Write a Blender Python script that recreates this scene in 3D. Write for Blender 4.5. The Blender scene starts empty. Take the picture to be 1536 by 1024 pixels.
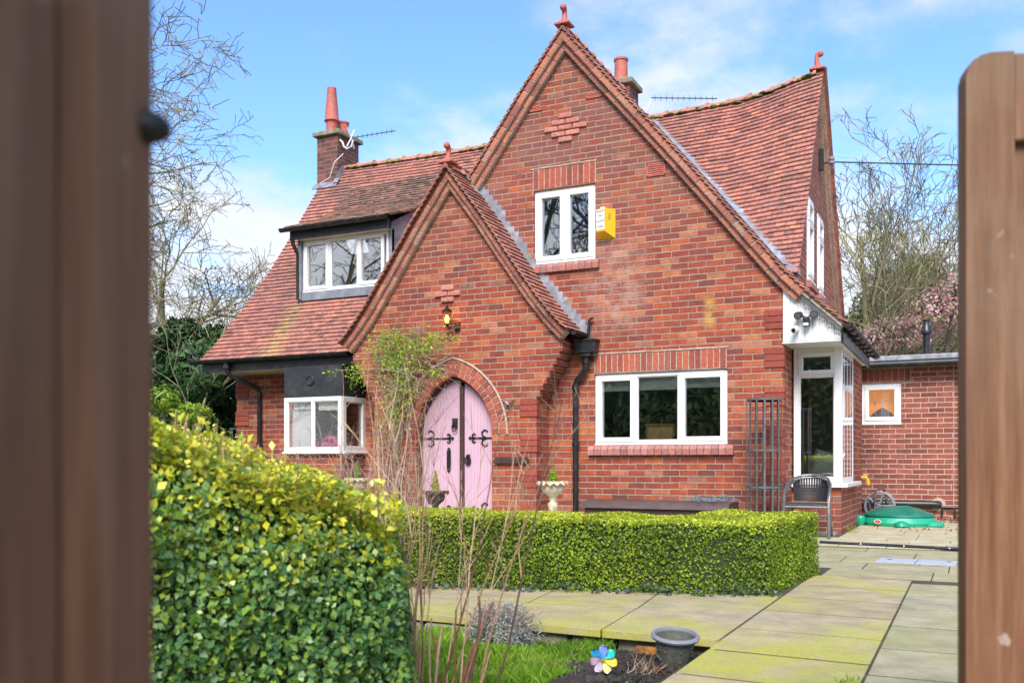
import bpy, bmesh, math, random
import numpy as np
from mathutils import Vector, Matrix, Euler
from mathutils.geometry import tessellate_polygon
V=Vector; R=math.radians
random.seed(7); rng=np.random.default_rng(7)
sc=bpy.context.scene; COL=sc.collection
Zc=.83; YAW=math.atan2(.4368,.8996)
Z=V((0,0,1))
# ------------------------------------------------------------------ mesh builder
class MB:
    def __init__(s): s.v=[]; s.f=[]; s.r=[]; s.uv={}
    def face(s,pts,r=.5,uv=None):
        n=len(s.v); s.v.extend([tuple(p) for p in pts]); s.f.append(tuple(range(n,n+len(pts)))); s.r.append(r)
        if uv: s.uv[len(s.f)-1]=uv
    def box(s,c,d,m=None,r=.5,taper=1):
        c=V(c); hx,hy,hz=d[0]/2,d[1]/2,d[2]/2; n=len(s.v)
        for k in ((-1,-1,-1),(1,-1,-1),(1,1,-1),(-1,1,-1),(-1,-1,1),(1,-1,1),(1,1,1),(-1,1,1)):
            t=taper if k[2]>0 else 1
            p=V((k[0]*hx*t,k[1]*hy*t,k[2]*hz))
            if m: p=m@p
            s.v.append(tuple(c+p))
        for q in ((0,3,2,1),(4,5,6,7),(0,1,5,4),(1,2,6,5),(2,3,7,6),(3,0,4,7)):
            s.f.append(tuple(n+i for i in q)); s.r.append(r)
    def bx(s,x0,x1,y0,y1,z0,z1,r=.5): s.box(((x0+x1)/2,(y0+y1)/2,(z0+z1)/2),(x1-x0,y1-y0,z1-z0),None,r)
    def fb(s,fr,u0,u1,v0,v1,w0,w1,r=.5):
        O,e,n=fr; m=Matrix((e,n,Z)).transposed()
        s.box(O+e*((u0+u1)/2)+n*((w0+w1)/2)+Z*((v0+v1)/2),(abs(u1-u0),abs(w1-w0),abs(v1-v0)),m,r)
    def tube(s,pts,rad,n=6,r=.5,cap=True,flat=1):
        pts=[V(p) for p in pts]; k=len(pts)
        if not hasattr(rad,'__len__'): rad=[rad]*k
        base=len(s.v); t=(pts[1]-pts[0]).normalized()
        a=t.orthogonal().normalized()
        for i,p in enumerate(pts):
            t=(pts[min(i+1,k-1)]-pts[max(i-1,0)])
            if t.length<1e-9: t=V((0,0,1))
            t.normalize(); a=(a-t*a.dot(t))
            if a.length<1e-6: a=t.orthogonal()
            a.normalize(); b=t.cross(a)
            for j in range(n):
                w=2*math.pi*j/n; s.v.append(tuple(p+(a*math.cos(w)+b*math.sin(w)*flat)*rad[i]))
        for i in range(k-1):
            for j in range(n):
                q=base+i*n; s.f.append((q+j,q+(j+1)%n,q+n+(j+1)%n,q+n+j)); s.r.append(r)
        if cap:
            s.f.append(tuple(base+j for j in range(n))[::-1]); s.r.append(r)
            s.f.append(tuple(base+(k-1)*n+j for j in range(n))); s.r.append(r)
    def lathe(s,c,prof,n=20,r=.5,sx=1,sy=1,cap=True):
        c=V(c); base=len(s.v)
        for (q,z) in prof:
            for j in range(n):
                w=2*math.pi*j/n; s.v.append((c.x+q*sx*math.cos(w),c.y+q*sy*math.sin(w),c.z+z))
        for i in range(len(prof)-1):
            for j in range(n):
                q=base+i*n; s.f.append((q+j,q+(j+1)%n,q+n+(j+1)%n,q+n+j)); s.r.append(r)
        if not cap: return
        s.f.append(tuple(base+j for j in range(n))[::-1]); s.r.append(r)
        s.f.append(tuple(base+(len(prof)-1)*n+j for j in range(n))); s.r.append(r)
    def poly(s,fr,outer,holes,t,r=.5):
        """wall slab: polygon (u,v) with holes on a frame, front face at w=0, thickness t inward"""
        O,e,n=fr
        loops=[outer]+holes
        flat=[p for l in loops for p in l]
        tri=tessellate_polygon([[V((p[0],p[1],0)) for p in l] for l in loops])
        for w in (0,-t):
            for T in tri:
                s.face([O+e*flat[i][0]+Z*flat[i][1]+n*w for i in T],r,[flat[i] for i in T])
        for l in loops:
            for i in range(len(l)):
                a,b=l[i],l[(i+1)%len(l)]
                vert=abs(b[1]-a[1])>abs(b[0]-a[0])
                ps=[(a,0),(b,0),(b,-t),(a,-t)]
                uv=[((p[0]-w,p[1]) if vert else (p[0],p[1]-w)) for p,w in ps]
                s.face([O+e*p[0]+Z*p[1]+n*w for p,w in ps],r,uv)
def mkmesh(name,mb,off):
    me=bpy.data.meshes.new(name)
    v=np.array(mb.v,dtype=np.float64)-np.array(off)
    me.from_pydata(v.tolist(),[],mb.f)
    at=me.attributes.new('rnd','FLOAT','FACE'); at.data.foreach_set('value',np.array(mb.r,dtype=np.float32))
    if mb.uv:
        ul=me.uv_layers.new(name='UVMap')
        for i,uv in mb.uv.items():
            ls=me.polygons[i].loop_start
            for k,c in enumerate(uv): ul.data[ls+k].uv=c
    return me
def roff(o):
    while o.parent: o=o.parent
    return tuple(o.location)
def build(name,mb,mat,parent=None,loc=None,smooth=False,bevel=0,fix=True):
    if parent is not None: off=roff(parent)
    elif loc is not None: off=tuple(loc)
    else:
        a=np.array(mb.v); off=((a[:,0].min()+a[:,0].max())/2,(a[:,1].min()+a[:,1].max())/2,a[:,2].min())
    off=tuple(float(x) for x in off)
    me=mkmesh(name,mb,off)
    if fix:
        b=bmesh.new(); b.from_mesh(me); bmesh.ops.recalc_face_normals(b,faces=b.faces); b.to_mesh(me); b.free()
    me.materials.append(mat)
    if smooth:
        me.polygons.foreach_set('use_smooth',[True]*len(me.polygons))
        me.set_sharp_from_angle(angle=R(42))
    o=bpy.data.objects.new(name,me); COL.objects.link(o)
    if parent is not None: o.parent=parent
    else: o.location=off
    if bevel:
        m=o.modifiers.new('bevel','BEVEL'); m.width=bevel; m.segments=2; m.limit_method='ANGLE'; m.angle_limit=R(50)
    return o
def tag(o,label=None,cat=None,group=None,kind=None):
    if label: o['label']=label
    if cat: o['category']=cat
    if group: o['group']=group
    if kind: o['kind']=kind
    return o
def empty(name,loc,label,cat,group=None):
    o=bpy.data.objects.new(name,None); o.empty_display_size=.1; COL.objects.link(o); o.location=loc
    return tag(o,label,cat,group)
def copy_tree(o,parent=None):
    c=o.copy(); COL.objects.link(c); c.parent=parent
    for ch in list(o.children): copy_tree(ch,c)
    return c
def leafmesh(name,P,N,size,mat,parent=None,loc=None,rnd=None,spread=.8,aspect=.55,fold=.25,seed=1,upb=0):
    g=np.random.default_rng(seed); n=len(P)
    N=N+g.normal(0,spread,(n,3)); N/=np.linalg.norm(N,axis=1)[:,None]+1e-9
    T=g.normal(0,1,(n,3)); T[:,2]+=upb; T-=N*(T*N).sum(1)[:,None]; T/=np.linalg.norm(T,axis=1)[:,None]+1e-9
    B=np.cross(N,T); s=(size*g.choice([.55,.8,1.,1.25,1.5],n,p=[.2,.25,.25,.2,.1])*g.uniform(.85,1.1,n))[:,None]
    a=P-T*s*.5; c=P+T*s*.5; b=P+B*s*aspect*.5+N*s*fold*.4; d=P-B*s*aspect*.5+N*s*fold*.4
    vs=np.stack([a,b,c,d],1).reshape(-1,3)
    off=np.array(roff(parent) if parent is not None else (loc if loc is not None else (0,0,0)),dtype=float)
    vs=vs-off
    me=bpy.data.meshes.new(name)
    me.vertices.add(n*4); me.vertices.foreach_set('co',vs.ravel())
    me.loops.add(n*4); me.loops.foreach_set('vertex_index',np.arange(n*4,dtype=np.int32))
    me.polygons.add(n); me.polygons.foreach_set('loop_start',np.arange(0,n*4,4,dtype=np.int32))
    try: me.polygons.foreach_set('loop_total',np.full(n,4,dtype=np.int32))
    except Exception: pass
    me.update(calc_edges=True)
    at=me.attributes.new('rnd','FLOAT','FACE'); at.data.foreach_set('value',(g.uniform(0,1,n) if rnd is None else rnd).astype(np.float32))
    me.materials.append(mat)
    o=bpy.data.objects.new(name,me); COL.objects.link(o)
    if parent is not None: o.parent=parent
    else: o.location=tuple(off)
    return o
# ------------------------------------------------------------------ materials
def newmat(name):
    m=bpy.data.materials.new(name); m.use_nodes=True; nt=m.node_tree
    return m,nt,nt.nodes['Principled BSDF']
def node(nt,t,**k):
    n=nt.nodes.new(t)
    for a,b in k.items(): setattr(n,a,b)
    return n
def ramp(nt,stops,interp='LINEAR'):
    n=node(nt,'ShaderNodeValToRGB'); cr=n.color_ramp; cr.interpolation=interp
    while len(cr.elements)<len(stops): cr.elements.new(.5)
    for e,(p,c) in zip(cr.elements,stops): e.position=p; e.color=(*c,1)
    return n
def mathn(nt,op,a,b=None,c=None):
    n=node(nt,'ShaderNodeMath',operation=op)
    for i,x in enumerate((a,b,c)):
        if x is None: continue
        if isinstance(x,(int,float)): n.inputs[i].default_value=x
        else: nt.links.new(x,n.inputs[i])
    return n.outputs[0]
def mixc(nt,f,a,b,mode='MIX'):
    n=node(nt,'ShaderNodeMix',data_type='RGBA',blend_type=mode)
    for i,x in ((0,f),(6,a),(7,b)):
        if isinstance(x,(int,float)): n.inputs[i].default_value=x
        elif isinstance(x,tuple): n.inputs[i].default_value=(*x,1)
        else: nt.links.new(x,n.inputs[i])
    return n.outputs[2]
def noise(nt,scale,detail=4,co=None,rough=.6):
    n=node(nt,'ShaderNodeTexNoise'); n.inputs['Scale'].default_value=scale; n.inputs['Detail'].default_value=detail; n.inputs['Roughness'].default_value=rough
    if co: nt.links.new(co,n.inputs['Vector'])
    return n.outputs[0]
def geo(nt): return node(nt,'ShaderNodeNewGeometry').outputs['Position']
def mrange(nt,x,a,b,c=0,d=1,sm=True):
    n=node(nt,'ShaderNodeMapRange'); n.interpolation_type='SMOOTHSTEP' if sm else 'LINEAR'
    nt.links.new(x,n.inputs[0])
    for i,q in enumerate((a,b,c,d)): n.inputs[i+1].default_value=q
    return n.outputs[0]
def bump(nt,b,h,dist,st=1.0):
    n=node(nt,'ShaderNodeBump'); n.inputs['Strength'].default_value=st; n.inputs['Distance'].default_value=dist
    nt.links.new(h,n.inputs['Height']); nt.links.new(n.outputs[0],b.inputs['Normal'])
def plain(name,c,rough=.6,var=.25,scale=12,bd=.001,metal=0,dirt=None,dsc=3,damt=.5,spec=.5,bscale=None):
    m,nt,b=newmat(name); co=geo(nt)
    nz=noise(nt,scale,5,co)
    dk=tuple(x*(1-var) for x in c); lt=tuple(min(1,x*(1+var)) for x in c)
    rp=ramp(nt,[(.3,dk),(.7,lt)]); nt.links.new(nz,rp.inputs[0]); out=rp.outputs[0]
    if dirt:
        f=mrange(nt,noise(nt,dsc,6,co,.7),.48,.68,0,damt); out=mixc(nt,f,out,dirt)
    nt.links.new(out,b.inputs['Base Color']); b.inputs['Roughness'].default_value=rough; b.inputs['Metallic'].default_value=metal
    b.inputs['Specular IOR Level'].default_value=spec
    if bd: bump(nt,b,noise(nt,bscale or scale*4,4,co),bd)
    return m
def attrm(name,stops,rough=.7,scale=30,var=.25,bd=.002,trans=0,spec=.4,extra=None,interp='LINEAR',dirt=None,dsc=2,damt=.5,dlo=.5,dhi=.7):
    m,nt,b=newmat(name); a=node(nt,'ShaderNodeAttribute',attribute_name='rnd'); co=geo(nt)
    rp=ramp(nt,stops,interp); nt.links.new(a.outputs['Fac'],rp.inputs[0])
    nz=mrange(nt,noise(nt,scale,5,co),.25,.75,1-var,1+var)
    cm=node(nt,'ShaderNodeCombineColor')
    for i in range(3): nt.links.new(nz,cm.inputs[i])
    out=mixc(nt,1.0,rp.outputs[0],cm.outputs[0],'MULTIPLY')
    if dirt:
        f=mrange(nt,noise(nt,dsc,8,co,.72),dlo,dhi,0,damt); out=mixc(nt,f,out,dirt)
    if extra: out=extra(nt,out,co)
    nt.links.new(out,b.inputs['Base Color']); b.inputs['Roughness'].default_value=rough; b.inputs['Specular IOR Level'].default_value=spec
    if bd: bump(nt,b,noise(nt,scale*3,5,co),bd)
    if trans:
        tr=node(nt,'ShaderNodeBsdfTranslucent'); nt.links.new(out,tr.inputs[0]); mx=node(nt,'ShaderNodeMixShader'); mx.inputs[0].default_value=trans
        nt.links.new(b.outputs[0],mx.inputs[1]); nt.links.new(tr.outputs[0],mx.inputs[2]); nt.links.new(mx.outputs[0],nt.nodes['Material Output'].inputs[0])
    return m
BRK=[(0,(.15,.050,.038)),(.06,(.21,.052,.036)),(.28,(.245,.053,.033)),(.5,(.283,.061,.034)),(.7,(.32,.073,.035)),(.88,(.40,.108,.041)),(.96,(.40,.155,.08)),(1,(.21,.10,.075))]
def brickmat(name,bl=.215,bh=.075,mort=(.42,.30,.235),stops=BRK,weather=True,mw=.0105,seed=0):
    m,nt,b=newmat(name)
    uv=node(nt,'ShaderNodeUVMap').outputs[0]; co=geo(nt)
    wob=node(nt,'ShaderNodeTexNoise'); wob.inputs['Scale'].default_value=14; wob.inputs['Detail'].default_value=5; wob.inputs['Roughness'].default_value=.65
    nt.links.new(uv,wob.inputs['Vector'])
    sub=node(nt,'ShaderNodeVectorMath',operation='SUBTRACT'); nt.links.new(wob.outputs[1],sub.inputs[0]); sub.inputs[1].default_value=(.5,.5,.5)
    sca=node(nt,'ShaderNodeVectorMath',operation='SCALE'); nt.links.new(sub.outputs[0],sca.inputs[0]); sca.inputs['Scale'].default_value=.012
    add=node(nt,'ShaderNodeVectorMath',operation='ADD'); nt.links.new(uv,add.inputs[0]); nt.links.new(sca.outputs[0],add.inputs[1])
    sp=node(nt,'ShaderNodeSeparateXYZ'); nt.links.new(add.outputs[0],sp.inputs[0])
    v=mathn(nt,'DIVIDE',sp.outputs[1],bh); row=mathn(nt,'FLOOR',v); fv=mathn(nt,'SUBTRACT',v,row)
    rj=node(nt,'ShaderNodeTexWhiteNoise',noise_dimensions='1D'); nt.links.new(row,rj.inputs['W'])
    off=mathn(nt,'ADD',mathn(nt,'MULTIPLY',mathn(nt,'MODULO',row,2.0),.5),mathn(nt,'MULTIPLY',rj.outputs[0],.16))
    u=mathn(nt,'ADD',mathn(nt,'DIVIDE',sp.outputs[0],bl),mathn(nt,'ADD',off,100.0+seed)); col=mathn(nt,'FLOOR',u); fu=mathn(nt,'SUBTRACT',u,col)
    def edge(f,s,w):
        d=mathn(nt,'MULTIPLY',mathn(nt,'MINIMUM',f,mathn(nt,'SUBTRACT',1.0,f)),s)
        return mrange(nt,d,w*.35,w*.85)
    brick=mathn(nt,'MULTIPLY',edge(fu,bl,mw*.8),edge(fv,bh,mw))
    cb=node(nt,'ShaderNodeCombineXYZ'); nt.links.new(col,cb.inputs[0]); nt.links.new(row,cb.inputs[1]); cb.inputs[2].default_value=seed
    wn=node(nt,'ShaderNodeTexWhiteNoise',noise_dimensions='3D'); nt.links.new(cb.outputs[0],wn.inputs['Vector'])
    rp=ramp(nt,stops); nt.links.new(wn.outputs[0],rp.inputs[0])
    n1=noise(nt,60,6,uv,.7); n2=noise(nt,9,5,uv)
    g=mrange(nt,n1,.25,.75,.68,1.32); g2=mrange(nt,n2,.3,.7,.82,1.18)
    gm=mathn(nt,'MULTIPLY',g,g2)
    cm=node(nt,'ShaderNodeCombineColor')
    for i in range(3): nt.links.new(gm,cm.inputs[i])
    c=mixc(nt,1.0,rp.outputs[0],cm.outputs[0],'MULTIPLY')
    mc=ramp(nt,[(.3,tuple(x*.62 for x in mort)),(.65,mort)]); nt.links.new(noise(nt,4,6,uv,.75),mc.inputs[0])
    if weather:
        xyz=node(nt,'ShaderNodeSeparateXYZ'); nt.links.new(co,xyz.inputs[0])
        top=mrange(nt,xyz.outputs[2],2.7,4.9,0,.85); lf=mathn(nt,'MULTIPLY',top,mrange(nt,noise(nt,2.6,6,co,.7),.3,.65))
        c=mixc(nt,lf,c,(.19,.085,.072))
        # pale limewash bloom below the alarm box
        dx=mathn(nt,'ABSOLUTE',mathn(nt,'ADD',xyz.outputs[0],3.95)); dz=mathn(nt,'ABSOLUTE',mathn(nt,'SUBTRACT',xyz.outputs[2],3.0))
        bl1=mathn(nt,'MULTIPLY',mrange(nt,dx,.15,.55,1,0),mrange(nt,dz,.25,.75,1,0)); bl1=mathn(nt,'MULTIPLY',bl1,mrange(nt,noise(nt,7,6,co,.75),.35,.65))
        c=mixc(nt,mathn(nt,'MULTIPLY',bl1,.55),c,(.46,.33,.27))
        yx=mathn(nt,'ABSOLUTE',mathn(nt,'ADD',xyz.outputs[0],2.77)); yz=mathn(nt,'ABSOLUTE',mathn(nt,'SUBTRACT',xyz.outputs[2],2.62)); ys_=mathn(nt,'MULTIPLY',mrange(nt,yx,.02,.10,1,0),mrange(nt,yz,.10,.26,1,0)); ys_=mathn(nt,'MULTIPLY',ys_,mrange(nt,noise(nt,11,5,co,.7),.35,.6)); c=mixc(nt,mathn(nt,'MULTIPLY',ys_,.8),c,(.52,.30,.05))
        bl2=mrange(nt,noise(nt,1.7,7,co,.75),.56,.78,0,.5); c=mixc(nt,bl2,c,(.42,.23,.17))
        low=mathn(nt,'MULTIPLY',mrange(nt,xyz.outputs[2],.9,.1,0,.55),mrange(nt,noise(nt,3.1,6,co,.7),.35,.7))
        c=mixc(nt,low,c,(.15,.075,.06))
    st=mathn(nt,'MULTIPLY',mrange(nt,noise(nt,.8,6,co,.7),.45,.7,0,.35),1.0); c=mixc(nt,st,c,(.33,.09,.05)); out=mixc(nt,brick,mc.outputs[0],c)
    nt.links.new(out,b.inputs['Base Color']); b.inputs['Roughness'].default_value=.85; b.inputs['Specular IOR Level'].default_value=.25
    h=mathn(nt,'ADD',mathn(nt,'MULTIPLY',brick,1.0),mathn(nt,'MULTIPLY',n1,.35)); 
    h=mathn(nt,'ADD',h,mathn(nt,'MULTIPLY',wn.outputs[0],.25))
    bump(nt,b,h,.006,.9)
    return m
M={}
M['brick']=brickmat('brick')
M['brick2']=brickmat('extension_brick',mort=(.62,.47,.36),stops=[(0,(.17,.055,.045)),(.3,(.23,.07,.055)),(.6,(.27,.08,.06)),(.85,(.31,.095,.07)),(1,(.25,.09,.075))],weather=False,seed=3)
M['brickc']=brickmat('chimney_brick',mort=(.26,.2,.16),stops=[(0,(.09,.05,.045)),(.4,(.16,.065,.055)),(.7,(.2,.075,.06)),(.85,(.13,.07,.06)),(1,(.3,.08,.065))],weather=False,seed=5)
M['vb']=attrm('verge_brick',[(0,(.26,.085,.06)),(.3,(.36,.12,.085)),(.6,(.42,.15,.10)),(.85,(.47,.17,.1)),(1,(.36,.19,.14))],rough=.85,scale=40,var=.35,dirt=(.16,.12,.09),dsc=4,damt=.5)
M['soldier']=attrm('soldier_brick',[(0,(.2,.055,.045)),(.4,(.34,.08,.05)),(.8,(.42,.11,.06)),(1,(.27,.085,.07))],rough=.85,scale=50,var=.3)
M['quoin']=attrm('quoin_brick',[(0,(.23,.05,.036)),(.5,(.28,.06,.04)),(1,(.33,.08,.045))],rough=.85,scale=50,var=.3)
M['rock']=attrm('rock_faced_brick',[(0,(.46,.17,.13)),(1,(.54,.23,.18))],rough=.9,scale=30,var=.25,bd=.01)
M['silltile']=attrm('sill_tile',[(0,(.28,.12,.11)),(.5,(.42,.19,.16)),(1,(.36,.14,.11))],rough=.6,scale=30,var=.25)
M['mortar']=plain('mortar',(.46,.36,.28),.95,.3,30,.004,dirt=(.12,.1,.08),dsc=5)
def moss(nt,out,co):
    x=node(nt,'ShaderNodeSeparateXYZ'); nt.links.new(co,x.inputs[0])
    # lichen streak running down from the dormer corner
    d=mathn(nt,'ABSOLUTE',mathn(nt,'ADD',x.outputs[0],9.17)); s=mathn(nt,'MULTIPLY',mrange(nt,d,.05,.28,1,0),mrange(nt,x.outputs[1],11.45,11.35,0,1))
    s=mathn(nt,'MULTIPLY',s,mrange(nt,noise(nt,9,5,co),.38,.62)); out=mixc(nt,mathn(nt,'MULTIPLY',s,.6),out,(.42,.36,.10))
    # dark algae patches
    f=mrange(nt,noise(nt,.9,7,co,.75),.47,.68,0,.6); out=mixc(nt,f,out,(.17,.105,.095)); f=mrange(nt,noise(nt,6,6,co,.75),.52,.7,0,.45); out=mixc(nt,f,out,(.13,.095,.085))
    f=mrange(nt,noise(nt,28,3,co,.5),.70,.74,0,.8); out=mixc(nt,f,out,(.07,.075,.05))
    return out
TL=[(0,(.22,.10,.085)),(.12,(.30,.13,.105)),(.5,(.37,.153,.117)),(.88,(.43,.178,.125)),(.97,(.48,.20,.125)),(1,(.28,.16,.14))]
M['tile']=attrm('clay_tile',TL,rough=.8,scale=22,var=.28,bd=.003,extra=moss)
M['tiledorm']=attrm('mossy_dormer_tile',[(0,(.14,.10,.075)),(.4,(.22,.135,.10)),(.75,(.31,.165,.13)),(1,(.38,.18,.14))],rough=.9,scale=18,var=.4,bd=.006,dirt=(.13,.13,.06),dsc=5,damt=.7)
M['under']=plain('roof_underlay',(.20,.085,.065),.9,.2,10,0)
M['ridge']=attrm('ridge_tile',[(0,(.38,.16,.12)),(1,(.5,.22,.16))],rough=.85,scale=14,var=.3,dirt=(.2,.21,.07),dsc=6,damt=.8,dlo=.52,dhi=.62)
M['terra']=plain('terracotta',(.46,.12,.085),.65,.2,14,.002,dirt=(.25,.1,.08),dsc=6,damt=.4)
M['lead']=plain('lead',(.24,.25,.28),.5,.25,8,.003,metal=.2,dirt=(.5,.52,.56),dsc=4,damt=.6)
M['leadd']=plain('dark_lead',(.19,.205,.235),.55,.25,7,.003,metal=.1,dirt=(.42,.44,.48),dsc=2.2,damt=.5)
M['panel']=plain('black_panel',(.022,.024,.028),.55,.3,8,.003,dirt=(.1,.09,.08),dsc=5,damt=.35)
M['black']=plain('black_plastic',(.012,.013,.015),.38,.3,10,.001,dirt=(.09,.08,.07),dsc=9,damt=.35)
M['iron']=plain('black_iron',(.018,.017,.017),.5,.3,40,.002,metal=.4)
M['upvc']=plain('white_upvc',(.80,.80,.79),.3,.03,5,0,dirt=(.62,.60,.55),dsc=5,damt=.35)
M['cream']=plain('cream_paint',(.66,.60,.45),.6,.08,6,.001,dirt=(.4,.3,.18),dsc=4,damt=.4)
M['clad']=plain('white_cladding',(.78,.78,.79),.45,.03,6,.0005,dirt=(.6,.58,.54),dsc=3,damt=.35)
M['stone']=plain('mossy_stone',(.27,.24,.18),.95,.35,12,.01,dirt=(.13,.15,.05),dsc=7,damt=.7)
M['pink']=plain('pink_paint',(.56,.36,.455),.5,.06,3,.0006,dirt=(.5,.33,.40),dsc=6,damt=.4)
M['jamb']=plain('dark_brown_wood',(.05,.024,.018),.6,.3,20,.002)
M['plaster']=plain('interior_plaster',(.30,.28,.24),.9,.1,3,0)
M['dark']=plain('dark_room',(.03,.03,.032),.95,.1,3,0)
M['blind']=plain('roller_blind',(.82,.82,.76),.9,.04,8,0)
M['yellow']=plain('yellow_plastic',(.80,.44,.005),.4,.05,5,0,dirt=(.5,.28,.02),dsc=9,damt=.4)
M['paper']=plain('white_label',(.78,.78,.75),.6,.05,30,0)
M['ink']=plain('black_ink',(.03,.03,.035),.7,.1,30,0)
M['green']=plain('green_plastic',(.01,.33,.19),.35,.12,6,.001,dirt=(.05,.2,.13),dsc=6,damt=.35)
M['greyp']=plain('grey_plastic',(.20,.20,.23),.5,.15,20,.001)
M['potgrey']=plain('weathered_plastic_pot',(.10,.105,.085),.7,.3,25,.003,dirt=(.09,.11,.045),dsc=14,damt=.8)
M['galv']=plain('grey_metal',(.15,.145,.145),.4,.25,15,.001,metal=.5)
M['rattan']=plain('black_rattan',(.035,.033,.034),.6,.3,60,.003)
M['urnw']=plain('weathered_white_stone',(.58,.52,.38),.85,.2,25,.004,dirt=(.32,.25,.12),dsc=14,damt=.8)
M['urnd']=plain('rusty_iron_urn',(.06,.035,.025),.7,.4,25,.003,dirt=(.25,.22,.18),dsc=14,damt=.5)
M['tan']=plain('tan_card',(.80,.55,.24),.8,.1,20,0)
M['wood']=plain('orange_wood',(.55,.24,.08),.6,.2,20,0)
M['cush']=plain('grey_cushion',(.66,.64,.56),.9,.12,40,.001)
M['hot']=plain('hot_pink_plastic',(.75,.03,.28),.4,.08,8,0)
M['wire']=plain('cable',(.05,.05,.055),.6,.1,8,0)
M['white']=plain('white_metal',(.7,.7,.7),.4,.1,10,0)
M['drain']=plain('pale_steel_cover',(.34,.38,.42),.8,.12,18,.001,dirt=(.35,.36,.34),dsc=8,damt=.5)
def gatemat():
    m,nt,b=newmat('weathered_gate_wood'); co=geo(nt)
    mp=node(nt,'ShaderNodeMapping'); mp.inputs['Scale'].default_value=(22,22,1.3); nt.links.new(co,mp.inputs[0])
    n=noise(nt,2.2,6,mp.outputs[0],.65); rp=ramp(nt,[(.28,(.11,.050,.027)),(.5,(.19,.090,.048)),(.75,(.29,.155,.09))]); nt.links.new(n,rp.inputs[0])
    x=node(nt,'ShaderNodeSeparateXYZ'); nt.links.new(co,x.inputs[0])
    f=mathn(nt,'MULTIPLY',mrange(nt,noise(nt,5,4,co),.35,.7,.25,.75),mrange(nt,x.outputs[2],.75,1.12,0,.8))
    c=mixc(nt,f,rp.outputs[0],(.22,.16,.11)); f2=mrange(nt,noise(nt,13,3,co),.66,.74,0,.7); c=mixc(nt,f2,c,(.42,.33,.28))
    nt.links.new(c,b.inputs['Base Color']); b.inputs['Roughness'].default_value=.85; b.inputs['Specular IOR Level'].default_value=.2; bump(nt,b,n,.003); return m
M['gate']=gatemat()
M['leafbox']=attrm('box_leaf',[(0,(.09,.16,.012)),(.3,(.18,.28,.016)),(.55,(.29,.41,.022)),(.78,(.47,.54,.03)),(1,(.75,.70,.09))],rough=.5,scale=3,var=.25,bd=0,trans=.4)
M['leafpriv']=attrm('privet_leaf',[(0,(.03,.10,.04)),(.2,(.075,.19,.05)),(.38,(.19,.33,.12)),(.52,(.22,.36,.06)),(.66,(.36,.46,.05)),(.82,(.70,.66,.03)),(1,(.85,.78,.14))],rough=.3,scale=3,var=.15,bd=0,trans=.35)
M['core']=plain('core_shade',(.025,.04,.01),.95,.3,20,0)  # near-black tone standing for the shade deep inside foliage
M['leafgr']=attrm('fresh_leaf',[(0,(.12,.24,.02)),(.5,(.25,.42,.03)),(1,(.46,.56,.06))],rough=.5,scale=3,var=.2,bd=0,trans=.35)
M['leafdk']=attrm('evergreen_leaf',[(0,(.012,.035,.012)),(.4,(.025,.075,.02)),(.75,(.05,.13,.03)),(1,(.11,.19,.05))],rough=.5,scale=2,var=.3,bd=0,trans=.2)
M['leafol']=attrm('olive_leaf',[(0,(.06,.085,.025)),(.5,(.13,.17,.04)),(1,(.24,.27,.07))],rough=.6,scale=2,var=.3,bd=0,trans=.25)
M['blos']=attrm('pink_blossom',[(0,(.34,.16,.14)),(.25,(.62,.26,.30)),(.55,(.78,.46,.49)),(.75,(.80,.58,.55)),(.8,(.36,.34,.14)),(1,(.26,.26,.10))],rough=.6,scale=2,var=.2,bd=0,trans=.3)
M['ivy']=attrm('ivy_leaf',[(0,(.015,.035,.018)),(.6,(.035,.07,.03)),(1,(.08,.12,.06))],rough=.4,scale=5,var=.2,bd=0,trans=.1)
M['lav']=attrm('lavender_leaf',[(0,(.16,.16,.13)),(.5,(.32,.32,.28)),(1,(.50,.50,.46))],rough=.8,scale=5,var=.2,bd=0,trans=.15)
M['grass']=attrm('grass_blade',[(0,(.08,.18,.012)),(.5,(.18,.36,.02)),(.8,(.29,.46,.03)),(1,(.46,.42,.15))],rough=.5,scale=4,var=.25,bd=0,trans=.35)
M['gold']=attrm('golden_conifer',[(0,(.20,.22,.02)),(.5,(.42,.40,.03)),(1,(.60,.52,.05))],rough=.6,scale=5,var=.2,bd=0,trans=.3)
M['lime']=attrm('lime_conifer',[(0,(.10,.22,.02)),(.5,(.24,.42,.02)),(1,(.42,.52,.04))],rough=.6,scale=5,var=.2,bd=0,trans=.3)
M['twig']=attrm('bare_stem',[(0,(.10,.05,.04)),(.25,(.26,.12,.07)),(.55,(.44,.27,.16)),(1,(.62,.48,.34))],rough=.7,scale=25,var=.3,bd=.001)
M['twigp']=attrm('pale_twig',[(0,(.20,.13,.10)),(.5,(.36,.26,.20)),(1,(.5,.42,.33))],rough=.8,scale=20,var=.25,bd=0)
M['bark']=attrm('mossy_bark',[(0,(.15,.135,.075)),(.5,(.25,.225,.11)),(1,(.34,.29,.19))],rough=.95,scale=4,var=.35,bd=.01,dirt=(.21,.22,.05),dsc=.9,damt=.6)
M['barkd']=attrm('dark_bark',[(0,(.07,.06,.05)),(1,(.15,.13,.10))],rough=.95,scale=4,var=.35,bd=.01,dirt=(.14,.15,.05),dsc=1.2,damt=.5)
M['litter']=attrm('dead_leaf',[(0,(.10,.04,.02)),(1,(.26,.12,.06))],rough=.9,scale=10,var=.2,bd=0)
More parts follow.
